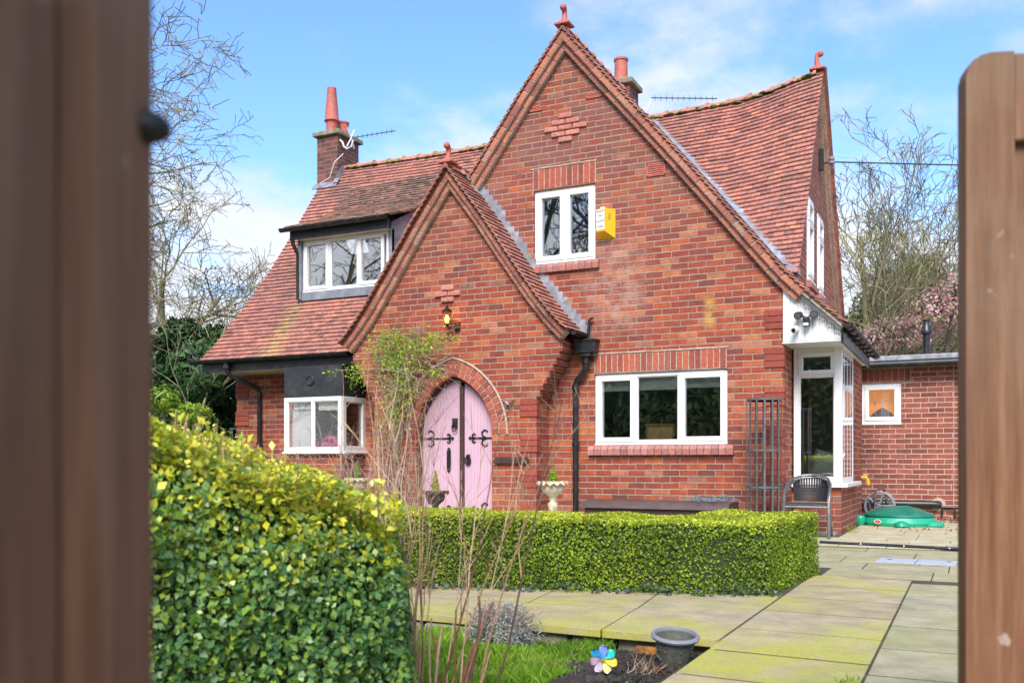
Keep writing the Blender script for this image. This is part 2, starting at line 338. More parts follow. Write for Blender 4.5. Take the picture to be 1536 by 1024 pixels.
def pavemat(name,stops,mosscol,lo,hi,amt,yb=None):
    def ex(nt,out,co):
        f=mrange(nt,noise(nt,1.4,7,co,.7),lo,hi,0,amt); out=mixc(nt,f,out,mosscol)
        if yb:
            x=node(nt,'ShaderNodeSeparateXYZ'); nt.links.new(co,x.inputs[0])
            g=mathn(nt,'MULTIPLY',mrange(nt,x.outputs[1],yb[0],yb[1],1,0),mrange(nt,noise(nt,2.3,6,co,.7),.36,.6)); out=mixc(nt,mathn(nt,'MULTIPLY',g,.8),out,mosscol)
        g=mrange(nt,noise(nt,38,6,co,.8),.52,.66,0,.45); out=mixc(nt,g,out,(.15,.13,.085)); g=mrange(nt,noise(nt,120,3,co,.6),.58,.68,0,.6); out=mixc(nt,g,out,(.09,.08,.06))
        g=mrange(nt,noise(nt,75,4,co,.7),.58,.68,0,.4); return mixc(nt,g,out,(.5,.46,.36))
    return attrm(name,stops,rough=.9,scale=5,var=.22,bd=.002,extra=ex)
M['slab']=pavemat('paving_slab',[(0,(.31,.245,.14)),(.5,(.38,.30,.175)),(1,(.34,.28,.17))],(.38,.37,.04),.44,.66,.7,(4.3,5.1))
M['slabg']=pavemat('grey_green_paving',[(0,(.28,.25,.14)),(.5,(.34,.30,.175)),(1,(.30,.275,.17))],(.27,.29,.09),.45,.68,.6)
M['slaby']=pavemat('yellow_paving',[(0,(.40,.35,.22)),(.5,(.46,.40,.24)),(1,(.38,.35,.25))],(.40,.38,.14),.5,.7,.5)
M['soil']=plain('soil',(.055,.045,.038),.98,.5,35,.02,dirt=(.13,.11,.085),dsc=18,damt=.6)
M['joint']=plain('mossy_joint',(.06,.052,.03),.98,.4,30,.01,dirt=(.10,.13,.02),dsc=4,damt=.7)
M['ground']=plain('garden_ground',(.06,.085,.03),.98,.4,3,.02,dirt=(.09,.07,.05),dsc=1,damt=.6)
def glassmat(name,refl,tint=(.9,.93,.92)):
    m,nt,b=newmat(name); nt.nodes.remove(b)
    g=node(nt,'ShaderNodeBsdfGlossy'); g.inputs['Roughness'].default_value=.015; g.inputs[0].default_value=(1,1,1,1)
    t=node(nt,'ShaderNodeBsdfTransparent'); t.inputs[0].default_value=(*tint,1)
    lw=node(nt,'ShaderNodeFresnel'); lw.inputs[0].default_value=1.5
    f=mathn(nt,'ADD',mathn(nt,'MULTIPLY',lw.outputs[0],.9),refl)
    mx=node(nt,'ShaderNodeMixShader'); nt.links.new(f,mx.inputs[0]); nt.links.new(t.outputs[0],mx.inputs[1]); nt.links.new(g.outputs[0],mx.inputs[2])
    nt.links.new(mx.outputs[0],nt.nodes['Material Output'].inputs[0])
    bn=node(nt,'ShaderNodeBump'); bn.inputs['Distance'].default_value=.0003; nt.links.new(noise(nt,3,1,geo(nt)),bn.inputs['Height']); nt.links.new(bn.outputs[0],g.inputs['Normal'])
    return m
M['glass']=glassmat('window_glass',.26)
M['glasslow']=glassmat('lower_window_glass',.28)
M['glassclear']=glassmat('clear_glass',.0,(1,1,1))
def emit(name,c,s):
    m,nt,b=newmat(name); b.inputs['Base Color'].default_value=(*c,1); b.inputs['Emission Color'].default_value=(*c,1); b.inputs['Emission Strength'].default_value=s; return m
M['bulb']=emit('lit_bulb',(1,.66,.25),4)
M['amber']=emit('lit_kitchen_wall',(.85,.36,.11),.22)
M['lampglass']=glassmat('lantern_glass',.05,(1,.8,.4))
# ------------------------------------------------------------------ profiles
def interp(pts,x):
    if x<=pts[0][0]: a,b=pts[0],pts[1]
    elif x>=pts[-1][0]: a,b=pts[-2],pts[-1]
    else:
        for a,b in zip(pts,pts[1:]):
            if a[0]<=x<=b[0]: break
    return a[1]+(b[1]-a[1])*(x-a[0])/(b[0]-a[0])
MAINP=[(10.80,2.36),(11.32,3.05),(11.93,3.85),(12.47,4.62),(12.93,5.30),(13.38,5.90)]   # Y,z of the main front slope
GR=[(0,6.27),(.5,5.67),(1.1,4.96),(1.65,4.30),(2.12,3.72),(2.69,3.02),(3.0,2.70),(3.37,2.36)] # offset from ridge,z big gable right
GL=[(0,6.27),(.5,5.66),(1.0,5.0),(1.25,4.67),(2.0,3.70),(2.75,2.84)]
PP=[(0,4.62),(.5,3.96),(.86,3.44),(1.25,2.90),(1.45,2.66),(1.66,2.44)]
GX=-4.60; PX=-6.04; RX=-1.84; RY=13.38; LX=-10.45
RID=[(-10.5,.02),(-8,-.03),(-7,-.03),(-4,0),(-2.9,.02),(-2.5,.09),(-2.1,.19),(-1.8,.24)]
def lift(X,z): return interp(RID,X)*max(0,min(1,(z-2.4)/3.5))**1.3
def zmain(X,Y): z=interp(MAINP,Y); return z+lift(X,z)
def zg(X): d=X-GX; return interp(GR,d) if d>0 else interp(GL,-d)
def plen(prof):
    L=[0]
    for a,b in zip(prof,prof[1:]): L.append(L[-1]+math.dist(a,b))
    return L
def along(prof,L,t):
    for i in range(len(prof)-1):
        if t<=L[i+1] or i==len(prof)-2: break
    f=(t-L[i])/(L[i+1]-L[i]); a,b=prof[i],prof[i+1]
    return a[0]+(b[0]-a[0])*f,a[1]+(b[1]-a[1])*f
def tiles(mb,surf,s0,s1,T,ok,gauge=.08,w=.124,jit=1):
    i=0; t=0
    while t<T-.01:
        s=s0-(w/2 if i%2 else 0)+random.uniform(-.008,.008)
        while s<s1:
            a=max(s,s0); b=min(s+w-.0035,s1+random.uniform(-.004,.004))
            if b-a>.02:
                c=(a+b)/2; P=surf(c,t+gauge/2)
                if ok(P):
                    e=(surf(c+.02,t+.03)-surf(c-.02,t+.03)).normalized(); up=(surf(c,t+.08)-surf(c,t)).normalized()
                    n=e.cross(up).normalized()
                    if n.z<0: n=-n
                    ln=gauge*1.55; lo=surf(c,t)+n*(.036+random.uniform(-.002,.004)*jit)+up*random.uniform(-.005,.003)*jit; hi=surf(c,t)+up*ln+n*.004
                    ax=(hi-lo).normalized(); nn=e.cross(ax).normalized()
                    if nn.z<0: nn=-nn
                    ang=random.gauss(0,.006)*jit; e2=(e+ax*ang).normalized()
                    mb.box((lo+hi)/2,(b-a,ln,.014),Matrix((e2,ax,nn)).transposed(),random.random())
            s+=w
        t+=gauge; i+=1
def sheet(mb,surf,ss,ts,ok=None,off=-.02,r=.5):
    for a,b in zip(ss,ss[1:]):
        for c,d in zip(ts,ts[1:]):
            if ok and not ok(surf((a+b)/2,(c+d)/2)): continue
            q=[surf(a,c),surf(b,c),surf(b,d),surf(a,d)]; n=(q[1]-q[0]).cross(q[3]-q[0]).normalized()
            if n.z<0: n=-n
            mb.face([p+n*off for p in q],r)
def lin(a,b,n): return [a+(b-a)*i/n for i in range(n+1)]
# ================================================================== THE HOUSE
H=empty('brick_cottage',(-5.5,12.5,0),'red brick cottage with steep clay tiled gables, arched pink door and white windows','house')
XA=V((1,0,0)); YA=V((0,1,0)); NF=V((0,-1,0)); NR=V((1,0,0))
def F(Y): return (V((0,Y,0)),XA,NF)          # frame facing the garden
def S(X): return (V((X,0,0)),YA,NR)          # frame facing right (+X), u = Y
FG=F(11.05); FP=F(10.66); FL=F(11.3); FD=F(11.45); FB=F(11.62)
# --- big gable wall
top=[]
for d,z in reversed(GR):
    if d<2.68: top.append((GX+d,z-.17))
out=[(-7.28,0),(-1.92,0),(-1.92,2.83)]+top[0:]+[(GX-d,z-.17) for d,z in GL if 0<d<2.6]+[(-7.28,2.70)]
rect=lambda a,b,c,d:[(a,c),(b,c),(b,d),(a,d)]
mb=MB(); mb.poly(FG,out,[rect(-5.05,-4.21,3.38,4.33),rect(-4.22,-2.56,1.06,1.945)],.28)
gw=build('gable_wall',mb,M['brick'],H)
# returns and hidden walls
mb=MB(); mb.poly(S(-1.922),[(11.331,0),(11.9,0),(11.9,2.6),(11.331,2.6)],[],.28); build('side_wall',mb,M['brick'],H)
# porch wall with corbelled shoulders
st=[]
for i in range(8): st+= [(-4.84+.044*i,1.66+.078*i),(-4.84+.044*(i+1),1.66+.078*i)]
rt=[(-4.84,0)]+st+[(-4.488,2.34),(PX+1.25,2.72)]
ptop=[(PX+d,z-.19) for d,z in reversed(PP) if d<1.2]
left=[(2*PX-x,z) for x,z in rt][::-1]
out=rt+ptop+[(2*PX-x,z) for x,z in ptop[:-1]][::-1]+left
def arch(w,R_,spring,cx,n=10,base=0.0):
    pts=[(cx-w,base),(cx+w,base),(cx+w,spring)]
    hh=math.sqrt(R_*R_-(R_-w)**2); a1=math.atan2(hh,R_-w)
    for i in range(1,n+1):
        a=a1*i/n; pts.append((cx+w-R_+R_*math.cos(a),spring+R_*math.sin(a)))
    for i in range(n-1,-1,-1):
        a=a1*i/n; pts.append((cx-w+R_-R_*math.cos(a),spring+R_*math.sin(a)))
    return pts
DX=-6.02
mb=MB(); mb.poly(FP,out,[arch(.56,.80,1.2,DX,12,.02)],.385)
build('porch_wall',mb,M['brick'],H)
# left wing
mb=MB(); mb.poly(FL,[(-10.23,0),(-7.30,0),(-7.30,2.36),(-10.23,2.36)],[rect(-8.75,-7.9,1.0,1.75)],.28)
mb.poly((V((-10.22,0,0)),YA,V((-1,0,0))),[(11.582,0),(15.6,0),(15.6,2.2),(13.38,5.3),(11.582,2.6)],[],.28)
mb.poly(F(15.6),[(-10.2,0),(-1.36,0),(-1.36,2.3),(-10.2,2.3)],[],.2)
build('wing_wall',mb,M['brick'],H)
# right gable end wall
gy=[(11.30,2.6),(15.46,2.6),(15.40,3.1)]+[(2*RY-y,z+.12-.1) for y,z in MAINP if 11.4<y<13.3]+[(13.38,5.98)]+[(y,z+.02) for y,z in reversed(MAINP) if 11.4<y<13.3]+[(11.36,3.1)]
W1=(12.42,12.93,3.18,4.25); W2=(13.32,13.84,3.16,4.22)
mb=MB(); mb.poly(S(RX-.03),gy,[rect(*W1),rect(*W2)],.25); build('gable_end_wall',mb,M['brick'],H)
# bay dado and pier on the right
mb=MB(); mb.poly(FB,rect(-1.92,-1.362,0,.56),[],.12); mb.poly(S(-1.36),[(11.618,0),(13.95,0),(13.95,2.2),(12.9,2.2),(12.9,.56),(11.618,.56)],[],.12); build('bay_dado',mb,M['brick'],H)
# --- quoin blocks
mb=MB()
def quoin(fr,u0,u1,zs,r=None):
    for z in zs:
        mb=MB()
        for k in range(3):
            o=random.uniform(-.002,.004)
            mb.fb(fr,u0,u1+.012,z+.075*k+.003,z+.075*k+.0715,-.1,.014+o,random.random())
        build('quoin',mb,M['quoin'],H,bevel=.003)
quoin(FG,-2.13,-1.92,[2.37,1.93,1.49,1.05,.61,.17]); quoin(FP,-5.06,-4.84,[1.41,.97,.53,.09]); quoin(FL,-10.246,-10.0,[1.85,1.41,.97,.53])
# --- projecting rock-faced bricks, terracotta vents
mb=MB()
def rock(fr,cx,cz,rows,w=.195):
    n=len(rows)
    for i,k in enumerate(rows):
        for j in range(k):
            u=cx+(j-k/2)*w+.005; z=cz+(n/2-i-1)*.075
            mb.fb(fr,u,u+w-.01,z+.005,z+.068,-.03,.03,random.random())
rock(FG,-4.61,5.08,[1,2,3,2,1]); build('rock_faced_brick',mb,M['rock'],H,bevel=.012); mb=MB(); rock(FP,-6.10,3.03,[1,2,1])
build('rock_faced_brick',mb,M['rock'],H,bevel=.012)
def vent(fr,u0,u1,z0,z1,n):
    mb=MB(); h=(z1-z0)
    mb.fb(fr,u0,u1,z0,z1,-.05,.004); fl=.012
    for a,b,c,d in ((u0,u1,z0,z0+fl),(u0,u1,z1-fl,z1),(u0,u0+fl,z0,z1),(u1-fl,u1,z0,z1)): mb.fb(fr,a,b,c,d,0,.014)
    for i in range(n):
        z=z0+fl+(h-2*fl)*(i+.25)/n; mb.fb(fr,u0+fl,u1-fl,z,z+(h-2*fl)/n*.5,.004,.012)
    build('air_vent',mb,M['terra'],H)
vent(FG,-5.12,-4.93,5.35,5.42,2); vent(FG,-4.33,-4.12,5.39,5.46,2); vent(FG,-3.54,-3.31,4.31,4.46,5); vent(FG,-4.16,-3.94,.30,.37,2); vent(FG,-2.78,-2.55,.30,.37,2)
# --- soldier courses and sills
def soldiers(fr,u0,u1,z0,z1,parent=None,w=.075,mat='soldier',proud=.004,nm='lintel',mort=True):
    mb=MB(); n=max(1,round((u1-u0)/w)); w=(u1-u0)/n
    for i in range(n):
        mb.fb(fr,u0+i*w+.005,u0+(i+1)*w-.005,z0+random.uniform(0,.003),z1-random.uniform(.002,.008),-.06,proud+random.uniform(-.001,.003),random.random())
    o=build(nm,mb,M[mat],parent or H,bevel=.003)
    if mort:
        mb=MB(); mb.fb(fr,u0-.006,u1+.006,z0-.003,z1+.004,-.05,.0015); build('lintel_mortar',mb,M['mortar'],H)
        mb=MB(); pts=[]
        for i in range(15):
            u=u0-.03+(u1-u0+.05)*i/14; pts.append(fr[0]+fr[1]*u+Z*(z1+.008+random.uniform(-.003,.004))+fr[2]*.004)
        mb.tube(pts,[.009+random.uniform(-.002,.004) for _ in pts],6); build('drip_mortar',mb,M['mortar'],H)
    return o
soldiers(FG,-5.06,-4.21,4.345,4.60); soldiers(FG,-4.215,-2.575,1.96,2.185)
def sill(fr,u0,u1,z0,z1,out=.05,w=.085,mat='silltile'):
    mb=MB(); n=max(1,round((u1-u0)/w)); w=(u1-u0)/n
    for i in range(n):
        a=u0+i*w+.003; b=u0+(i+1)*w-.003; r=random.random(); j=random.uniform(-.003,.003)
        pr=[(-.05,z0),(out+j,z0),(out+.006+j,z0+(z1-z0)*.6),(out-.012+j,z1-.012),(.0,z1),(-.05,z1)]
        O,e,n_=fr; L=[[O+e*u+n_*w_+Z*z for w_,z in pr] for u in (a,b)]
        for k in range(len(pr)): q=(k+1)%len(pr); mb.face([L[0][k],L[0][q],L[1][q],L[1][k]],r)
        mb.face(L[0],r); mb.face(L[1][::-1],r)
    build('brick_sill',mb,M[mat],H)
sill(FG,-5.03,-4.15,3.265,3.375); sill(FG,-4.29,-2.48,.935,1.055,.06,.088)
# --- windows
def window(fr,u0,u1,v0,v1,lights,w=-.06,fw=.045,sw=.05,silld=.03,glass='glass',transom=None,name='window',dep=.05,flush=False):
    """lights: (f0,f1,kind) with kind c = opening casement, f = fixed; transom: height fraction of an extra bar"""
    mb=MB(); W=u1-u0; pw=.026 if flush else 0
    mb.fb(fr,u0,u1,v0,v0+fw,w-dep,w); mb.fb(fr,u0,u1,v1-fw,v1,w-dep,w)
    mb.fb(fr,u0,u0+fw,v0+fw,v1-fw,w-dep,w); mb.fb(fr,u1-fw,u1,v0+fw,v1-fw,w-dep,w)
    panes=[]
    rows=[(v0,v1)] if transom is None else [(v0,v0+(v1-v0)*transom),(v0+(v1-v0)*transom,v1)]
    for i,(f0,f1,k) in enumerate(lights):
        a=u0+W*f0; b=u0+W*f1
        if i: mb.fb(fr,a-.02,a+.02,v0+fw,v1-fw,w-dep,w-.003)
        for j,(p,q) in enumerate(rows):
            if j: mb.fb(fr,a+.02,b-.02,p-.02,p+.02,w-dep,w-.003)
            la=a+(fw if i==0 else .02); lb=b-(fw if i==len(lights)-1 else .02)
            lp=p+(fw if j==0 else .02); lq=q-(fw if j==len(rows)-1 else .02)
            kk=k[j] if len(k)>1 else k
            if kk=='c':
                la-=.012;lb+=.012;lp-=.012;lq+=.012
                for A,B,C_,D in ((la,lb,lp,lp+sw),(la,lb,lq-sw,lq),(la,la+sw,lp+sw,lq-sw),(lb-sw,lb,lp+sw,lq-sw)): mb.fb(fr,A,B,C_,D,w-dep+.01,w+.016)
                la+=sw;lb-=sw;lp+=sw;lq-=sw
            else:
                g=.012
                for A,B,C_,D in ((la,lb,lp,lp+g),(la,lb,lq-g,lq),(la,la+g,lp+g,lq-g),(lb-g,lb,lp+g,lq-g)): mb.fb(fr,A,B,C_,D,w-dep+.01,w-.012+pw*.3)
                la+=g;lb-=g;lp+=g;lq-=g
            panes.append((la,lb,lp,lq))
    if silld: mb.fb(fr,u0-.004,u1+.004,v0-.022,v0+.006,w-dep,w+silld)
    o=build(name,mb,M['upvc'],H,bevel=.005)
    for a,b,c,d in panes:
        g=MB(); g.fb(fr,a-.004,b+.004,c-.004,d+.004,w-.036+pw,w-.030+pw); build('pane',g,M[glass],o)
    return o,panes
window(FG,-5.05,-4.21,3.385,4.325,[(0,.5,'c'),(.5,1,'c')],fw=.05,sw=.06,w=-.03)
window(FG,-4.22,-2.56,1.065,1.94,[(0,.315,'c'),(.315,.65,'f'),(.65,1,'c')],fw=.045,sw=.055,w=-.03,glass='glasslow')
window(S(RX-.03),*W1,[(0,1,'cc')],transom=.7,fw=.07,w=.012); window(S(RX-.03),*W2,[(0,1,'cc')],transom=.7,fw=.07,w=.012)
sill(S(RX-.03),12.36,12.99,3.06,3.155,.07,.21,'silltile'); sill(S(RX-.03),13.26,13.9,3.04,3.135,.07,.21,'silltile')
# bay window on the right
window(FB,-1.90,-1.375,.60,2.195,[(0,1,'fc')],transom=.80,fw=.065,w=.0,silld=.0,glass='glasslow')
window(S(-1.36),11.66,12.9,.60,2.195,[(0,.25,'ff'),(.25,.5,'ff'),(.5,.75,'ff'),(.75,1,'ff')],transom=.72,fw=.06,w=.0,silld=0,flush=True)
mb=MB(); mb.bx(-1.44,-1.345,11.6,11.68,.6,2.2); mb.bx(-1.92,-1.31,11.56,11.62,.55,.60); mb.bx(-1.36,-1.29,11.62,13.2,.55,.60); build('bay_sill',mb,M['upvc'],H,bevel=.006)
# --- left bay: window box on brick base, black lead panel above
BL,BR,BY=-8.83,-7.82,10.72
mb=MB(); mb.poly(F(BY+.03),rect(BL+.03,BR-.03,0,.96),[],.1); mb.poly(S(BR-.032),rect(BY+.132,11.3,0,.96),[],.1); build('bay_base',mb,M['brick'],H)
window(F(BY),BL,BR-.01,.99,1.765,[(0,.5,'f'),(.5,1,'f')],w=0,fw=.06,silld=.04,glass='glassclear')
window(S(BR),BY+.03,11.3,.99,1.765,[(0,1,'f')],w=0,fw=.075,silld=.03,glass='glassclear')
mb=MB(); mb.bx(BL,BR-.004,BY,11.3,1.768,2.20); mb.lathe((0,0,0),[(0,0)],3) if 0 else None
build('bay_apron',mb,M['panel'],H,bevel=.008)
mb=MB(); mb.tube([(-8.36,BY-.001,2.0),(-8.36,BY-.018,2.0)],[.075,.068],24); mb.tube([(-8.36+.06*math.cos(a),BY-.02,2.0+.06*math.sin(a)) for a in lin(0,6.28,20)],.008,6)
build('roundel',mb,M['panel'],H,smooth=True)
# --- dormer
mb=MB()
mb.bx(-9.13,-9.07,11.40,11.52,3.30,4.2); mb.bx(-9.10,-7.50,11.425,11.50,3.28,3.405); mb.bx(-7.53,-7.47,11.44,11.5,3.3,4.2)
mb.poly(S(-7.47),[(11.44,3.2),(11.45,3.28),(12.85,5.2),(12.45,4.82),(11.88,4.52),(11.44,4.3)],[],.03)
mb.poly(S(-9.10),[(11.44,3.2),(11.45,3.28),(12.85,5.2),(12.45,4.82),(11.88,4.52),(11.44,4.3)],[],.03)
dor=build('dormer_cheek',mb,M['leadd'],H)
for k in range(3):
    y=11.75+.3*k; mb=MB(); mb.bx(-7.475,-7.462,y,y+.02,interp(MAINP,y)-.02,4.30+.40*(y-11.3)-.02); build('lead_roll',mb,M['leadd'],dor)
window(FD,-9.065,-7.53,3.405,4.185,[(0,.315,'c'),(.315,.65,'f'),(.65,.97,'c')],w=-.0,fw=.045,sw=.05,silld=.02)
mb=MB(); mb.bx(-9.2,-7.44,11.30,11.33,4.18,4.31); build('fascia',mb,M['panel'],H,bevel=.004)
mb=MB(); mb.bx(-9.1,-7.5,11.33,11.46,4.185,4.20); build('soffit',mb,M['cream'],H)
DPF=[(11.24,4.335),(11.9,4.56),(12.45,4.86),(12.98,5.40)]; DL=plen(DPF)
dsurf=lambda s,t:(lambda q:V((s,q[0],q[1])))(along(DPF,DL,t))
mb=MB(); tiles(mb,dsurf,-9.25,-7.40,DL[-1],lambda P:True,.072,.12,1.6); dr=build('dormer_roof',mb,M['tiledorm'],H)
mb=MB(); sheet(mb,dsurf,lin(-9.2,-7.44,4),lin(0,DL[-1],8),None,-.012); build('dormer_underlay',mb,M['under'],dr)
# --- main roof
ML=plen(MAINP); LV=[(10.8,-10.49),(11.06,-10.35),(11.45,-10.22),(11.97,-10.11),(12.5,-10.03),(12.97,-9.99),(13.4,-9.96)]
def msurf(s,t):
    y,z=along(MAINP,ML,t)
    if s<-9.5: s=-9.5-(-9.5-s)*(-9.5-interp(LV,y))/.95
    return V((s,y,z+lift(s,z)))
def okm(P):
    if -9.12<P.x<-7.48 and 11.47<P.y<12.9: return False
    if P.x>GX-2.75 and P.z<zg(P.x)+(.10 if P.x>GX else 0.0): return False
    if P.x>-7.58 and P.y<11.1: return False
    if P.x<-10.0 and P.y>13.06: return False
    return True
mb=MB(); tiles(mb,msurf,LX,RX+.05,ML[-1],okm); roof=build('main_roof',mb,M['tile'],H)
mb=MB(); sheet(mb,msurf,lin(LX+.02,RX+.02,70),lin(0,ML[-1],36),lambda P:not(-9.1<P.x<-7.5 and 11.5<P.y<12.85) and not(P.x<-10.0 and P.y>13.04) and not(P.x>-7.5 and P.y<11.1) and not (P.x>GX-2.6 and P.z<zg(P.x)-.25)); build('roof_underlay',mb,M['under'],roof)
def rsurf(s,t): p=msurf(s,t); return V((p.x,2*RY-p.y,p.z))
mb=MB(); sheet(mb,rsurf,lin(-10.05,RX+.05,24),lin(0,ML[-1],6),None,0); build('rear_slope',mb,M['tiledorm'],roof)
# big gable roof
for side,prof in ((1,GR),(-1,GL)):
    pr=[(GX+side*d,z) for d,z in reversed(prof)]; L=plen(pr)
    gs=lambda s,t,pr=pr,L=L:(lambda q:V((q[0],s,q[1])))(along(pr,L,t))
    def okg(P,side=side):
        if side==1 and P.x>RX+.02: return True
        if P.y>RY: return False
        return P.z>zmain(P.x,P.y)-.03 or P.y<10.9
    mb=MB(); tiles(mb,gs,10.90,13.98 if side==1 else 13.4,L[-1],okg); g=build('gable_roof',mb,M['tile'],H)
    mb=MB(); sheet(mb,gs,lin(10.93,13.98 if side==1 else 13.3,26),lin(0,L[-1],24),okg,-.015); build('roof_underlay',mb,M['under'],g)
# valley lead, on the main slope beside the big gable
mb=MB(); vp=[]
for z in lin(3.05,5.85,14):
    # find Y for which main z == z, X where gable z == z
    y=next(y for y in lin(10.8,13.5,400) if interp(MAINP,y)>=z); x=next((x for x in lin(GX,-1.2,400) if zg(x)<=z),-1.2); vp.append((x,y,z))
for a,b in zip(vp,vp[1:]):
    q=[]
    for (x,y,z),w in ((a,-.1),(a,.135),(b,.135),(b,-.1)):
        X=x+w; zz=max(zmain(X,y),zg(X))+.022 if w>0 else zg(X)+.02
        q.append((X,y,zz))
    mb.face(q)
mb.bx(-1.93,RX+.03,11.30,11.56,3.05,3.13)
build('valley_lead',mb,M['lead'],roof)
# gutter lead tray at foot of the valley, folded beside the gable wall
# porch roof
for side in (1,-1):
    pr=[(PX+side*d,z) for d,z in reversed(PP)]; L=plen(pr)
    gs=lambda s,t,pr=pr,L=L:(lambda q:V((q[0],s,q[1])))(along(pr,L,t))
    mb=MB(); tiles(mb,gs,10.47,11.04,L[-1],lambda P:True); g=build('porch_roof',mb,M['tile'],H)
    mb=MB(); sheet(mb,gs,[10.5,11.04],lin(0,L[-1],10),None,-.012); build('roof_underlay',mb,M['under'],g)
# ridge tiles
def ridge(pts,name='ridge_tile',r=.075,parent=None):
    mb=MB(); L=[0]
    for a,b in zip(pts,pts[1:]): L.append(L[-1]+(V(b)-V(a)).length)
    t=0
    def at(t):
        for i in range(len(pts)-1):
            if t<=L[i+1] or i==len(pts)-2: break
        return V(pts[i]).lerp(V(pts[i+1]),(t-L[i])/(L[i+1]-L[i]))
    while t<L[-1]-.05:
        a=at(t); b=at(min(t+.30,L[-1])); d=(b-a).normalized(); s_=d.cross(Z).normalized(); rr=random.random(); n=8
        off=random.uniform(-.006,.006)
        for k0,k1,ra,rb in ((0,.86,r,r*.96),(.86,1,r*1.22,r*1.2)):
            p=a.lerp(b,k0); q=a.lerp(b,k1); A=[];B=[]
            for j in range(n+1):
                w=math.pi*j/n
                A.append(p+s_*math.cos(w)*ra*1.15+Z*(math.sin(w)*ra-.05+off)); B.append(q+s_*math.cos(w)*rb*1.15+Z*(math.sin(w)*rb-.05+off))
            for j in range(n): mb.face([A[j],A[j+1],B[j+1],B[j]],rr)
            mb.face(A,rr); mb.face(B[::-1],rr)
        t+=.30
    return build(name,mb,M['ridge'],parent or H,smooth=True)
ridge([(x,RY,5.90+interp(RID,x)+.03) for x in lin(-9.66,-1.86,26)],parent=roof)
ridge([(GX,10.95,6.30),(GX,13.3,6.30)]); ridge([(PX,10.56,4.66),(PX,11.04,4.66)])
mb=MB()
for i in range(120):
    x=random.uniform(-9.6,-1.95)
    if random.random()<.6 or -9.3<x<-8.9 or x>-3.3: mb.lathe((x,RY-.085,5.86+interp(RID,x)+random.uniform(-.01,.02)),[(.0,.0),(random.uniform(.015,.05),.004),(.02,.03)],7,random.random(),1.5)
tag(build('moss_clump',mb,M['leafol'],roof,smooth=True),kind='stuff')
# verge courses: two oversailing rows of brick under the tiles
def verge(prof,fr,cx,side,d0,d1,outs,name='verge_brick',lift_=None,offs=((.004,.076),(.081,.146))):
    pts=[(cx+side*d,z) for d,z in prof]; L=plen(pts)
    mb=MB(); mo=MB(); O,e,n=fr
    for (o0,o1),out in zip(offs,outs):
        t=d0
        while t<L[-1]-d1:
            t2=min(t+.165,L[-1]-d1+.02); a=along(pts,L,t); b=along(pts,L,t2); dx,dz=b[0]-a[0],b[1]-a[1]; l=math.hypot(dx,dz)
            if l<.03: break
            dr=e*(dx/l)+Z*(dz/l); nn=e*(dz/l)-Z*(dx/l)
            if nn.z>0: nn=-nn
            c=(O+e*((a[0]+b[0])/2)+Z*((a[1]+b[1])/2))+nn*((o0+o1)/2)+n*((out-.05)/2+random.uniform(-.003,.003))
            mb.box(c,(l-.008,out+.05,o1-o0+random.uniform(-.003,.003)),Matrix((dr,n,nn)).transposed(),random.random())
            mo.box(c-n*.008,(l+.004,out+.05,o1-o0+.012),Matrix((dr,n,nn)).transposed())
            t+=.17
    v=build(name,mb,M['vb'],H,bevel=.004); build('verge_mortar',mo,M['mortar'],v)
verge(GR,FG,GX,1,.02,.62,(.125,.075)); verge(GL,FG,GX,-1,.02,.05,(.125,.075))
verge(PP,FP,PX,1,.02,.04,(.125,.075)); verge(PP,FP,PX,-1,.02,.0,(.125,.075))
mp=[(RY-y,z+.02) for y,z in reversed(MAINP) if y>11.2]; mp=[(d,z+.22*max(0,(z-2.4)/3.5)**1.3) for d,z in mp]
verge(mp,S(RX-.03),RY,-1,.02,.1,(.06,.03)); verge(mp,S(RX-.03),RY,1,.02,.1,(.08,.045))
mb=MB()
for i in range(46):    # tile edges showing above the verge bricks on the far side of the gable end
    t=i/45; y=RY+t*2.05; z=interp([(2*RY-a,b) for a,b in reversed(MAINP)],y)+.24*(1-t); mb.box((RX+.03,y,z+.02),(.12,.09,.012),Euler((-.95,0,0)).to_matrix(),random.random())
build('verge_tile',mb,M['tile'],H)
# finials
def finial(p,facing,name='finial'):
    mb=MB(); p=V(p); f=V(facing).normalized(); s_=f.cross(Z)
    m=Matrix((s_,f,Z)).transposed()
    mb.box(p+Z*.01,(.20,.20,.02),m); mb.box(p+Z*.045,(.17,.17,.05),m,.5,.45)
    pts=[p+Z*.06,p+Z*.11-f*.01,p+Z*.17-f*.012,p+Z*.22,p+Z*.245+f*.03,p+Z*.235+f*.055]
    mb.tube(pts,[.042,.034,.032,.034,.03,.02],12)
    c=p+Z*.225+f*.035
    mb.lathe(c-Z*.042,[(.006,0),(.03,.010),(.043,.034),(.04,.06),(.02,.08),(.005,.084)],14)
    return build(name,mb,M['terra'],H,smooth=True)
finial((GX,10.98,6.33),(0,-1,0)); finial((PX,10.56,4.68),(0,-1,0)); finial((RX-.03,RY,6.17),(1,0,0))
# lead step flashing against the big gable beside the porch roof
mb=MB(); d=0.0; k=0
while d<1.72:
    x=PX+d; z=interp(PP,d); z1=math.floor((z+.17)/.075)*.075
    w=.062
    mb.fb(FG,x+.01,x+w+.03,interp(PP,d+w)-.03,z1+.01,.002,.008+.0015*(k%3)); d+=w; k+=1
build('step_flashing',mb,M['lead'],H)
mb=MB(); mb.box((PX+.10,10.98,4.58),(.12,.2,.02),Euler((0,.75,0)).to_matrix()); mb.box((PX+.20,11.0,4.42),(.14,.16,.015),Euler((0,.95,0)).to_matrix()); build('lead_saddle',mb,M['leadd'],H)
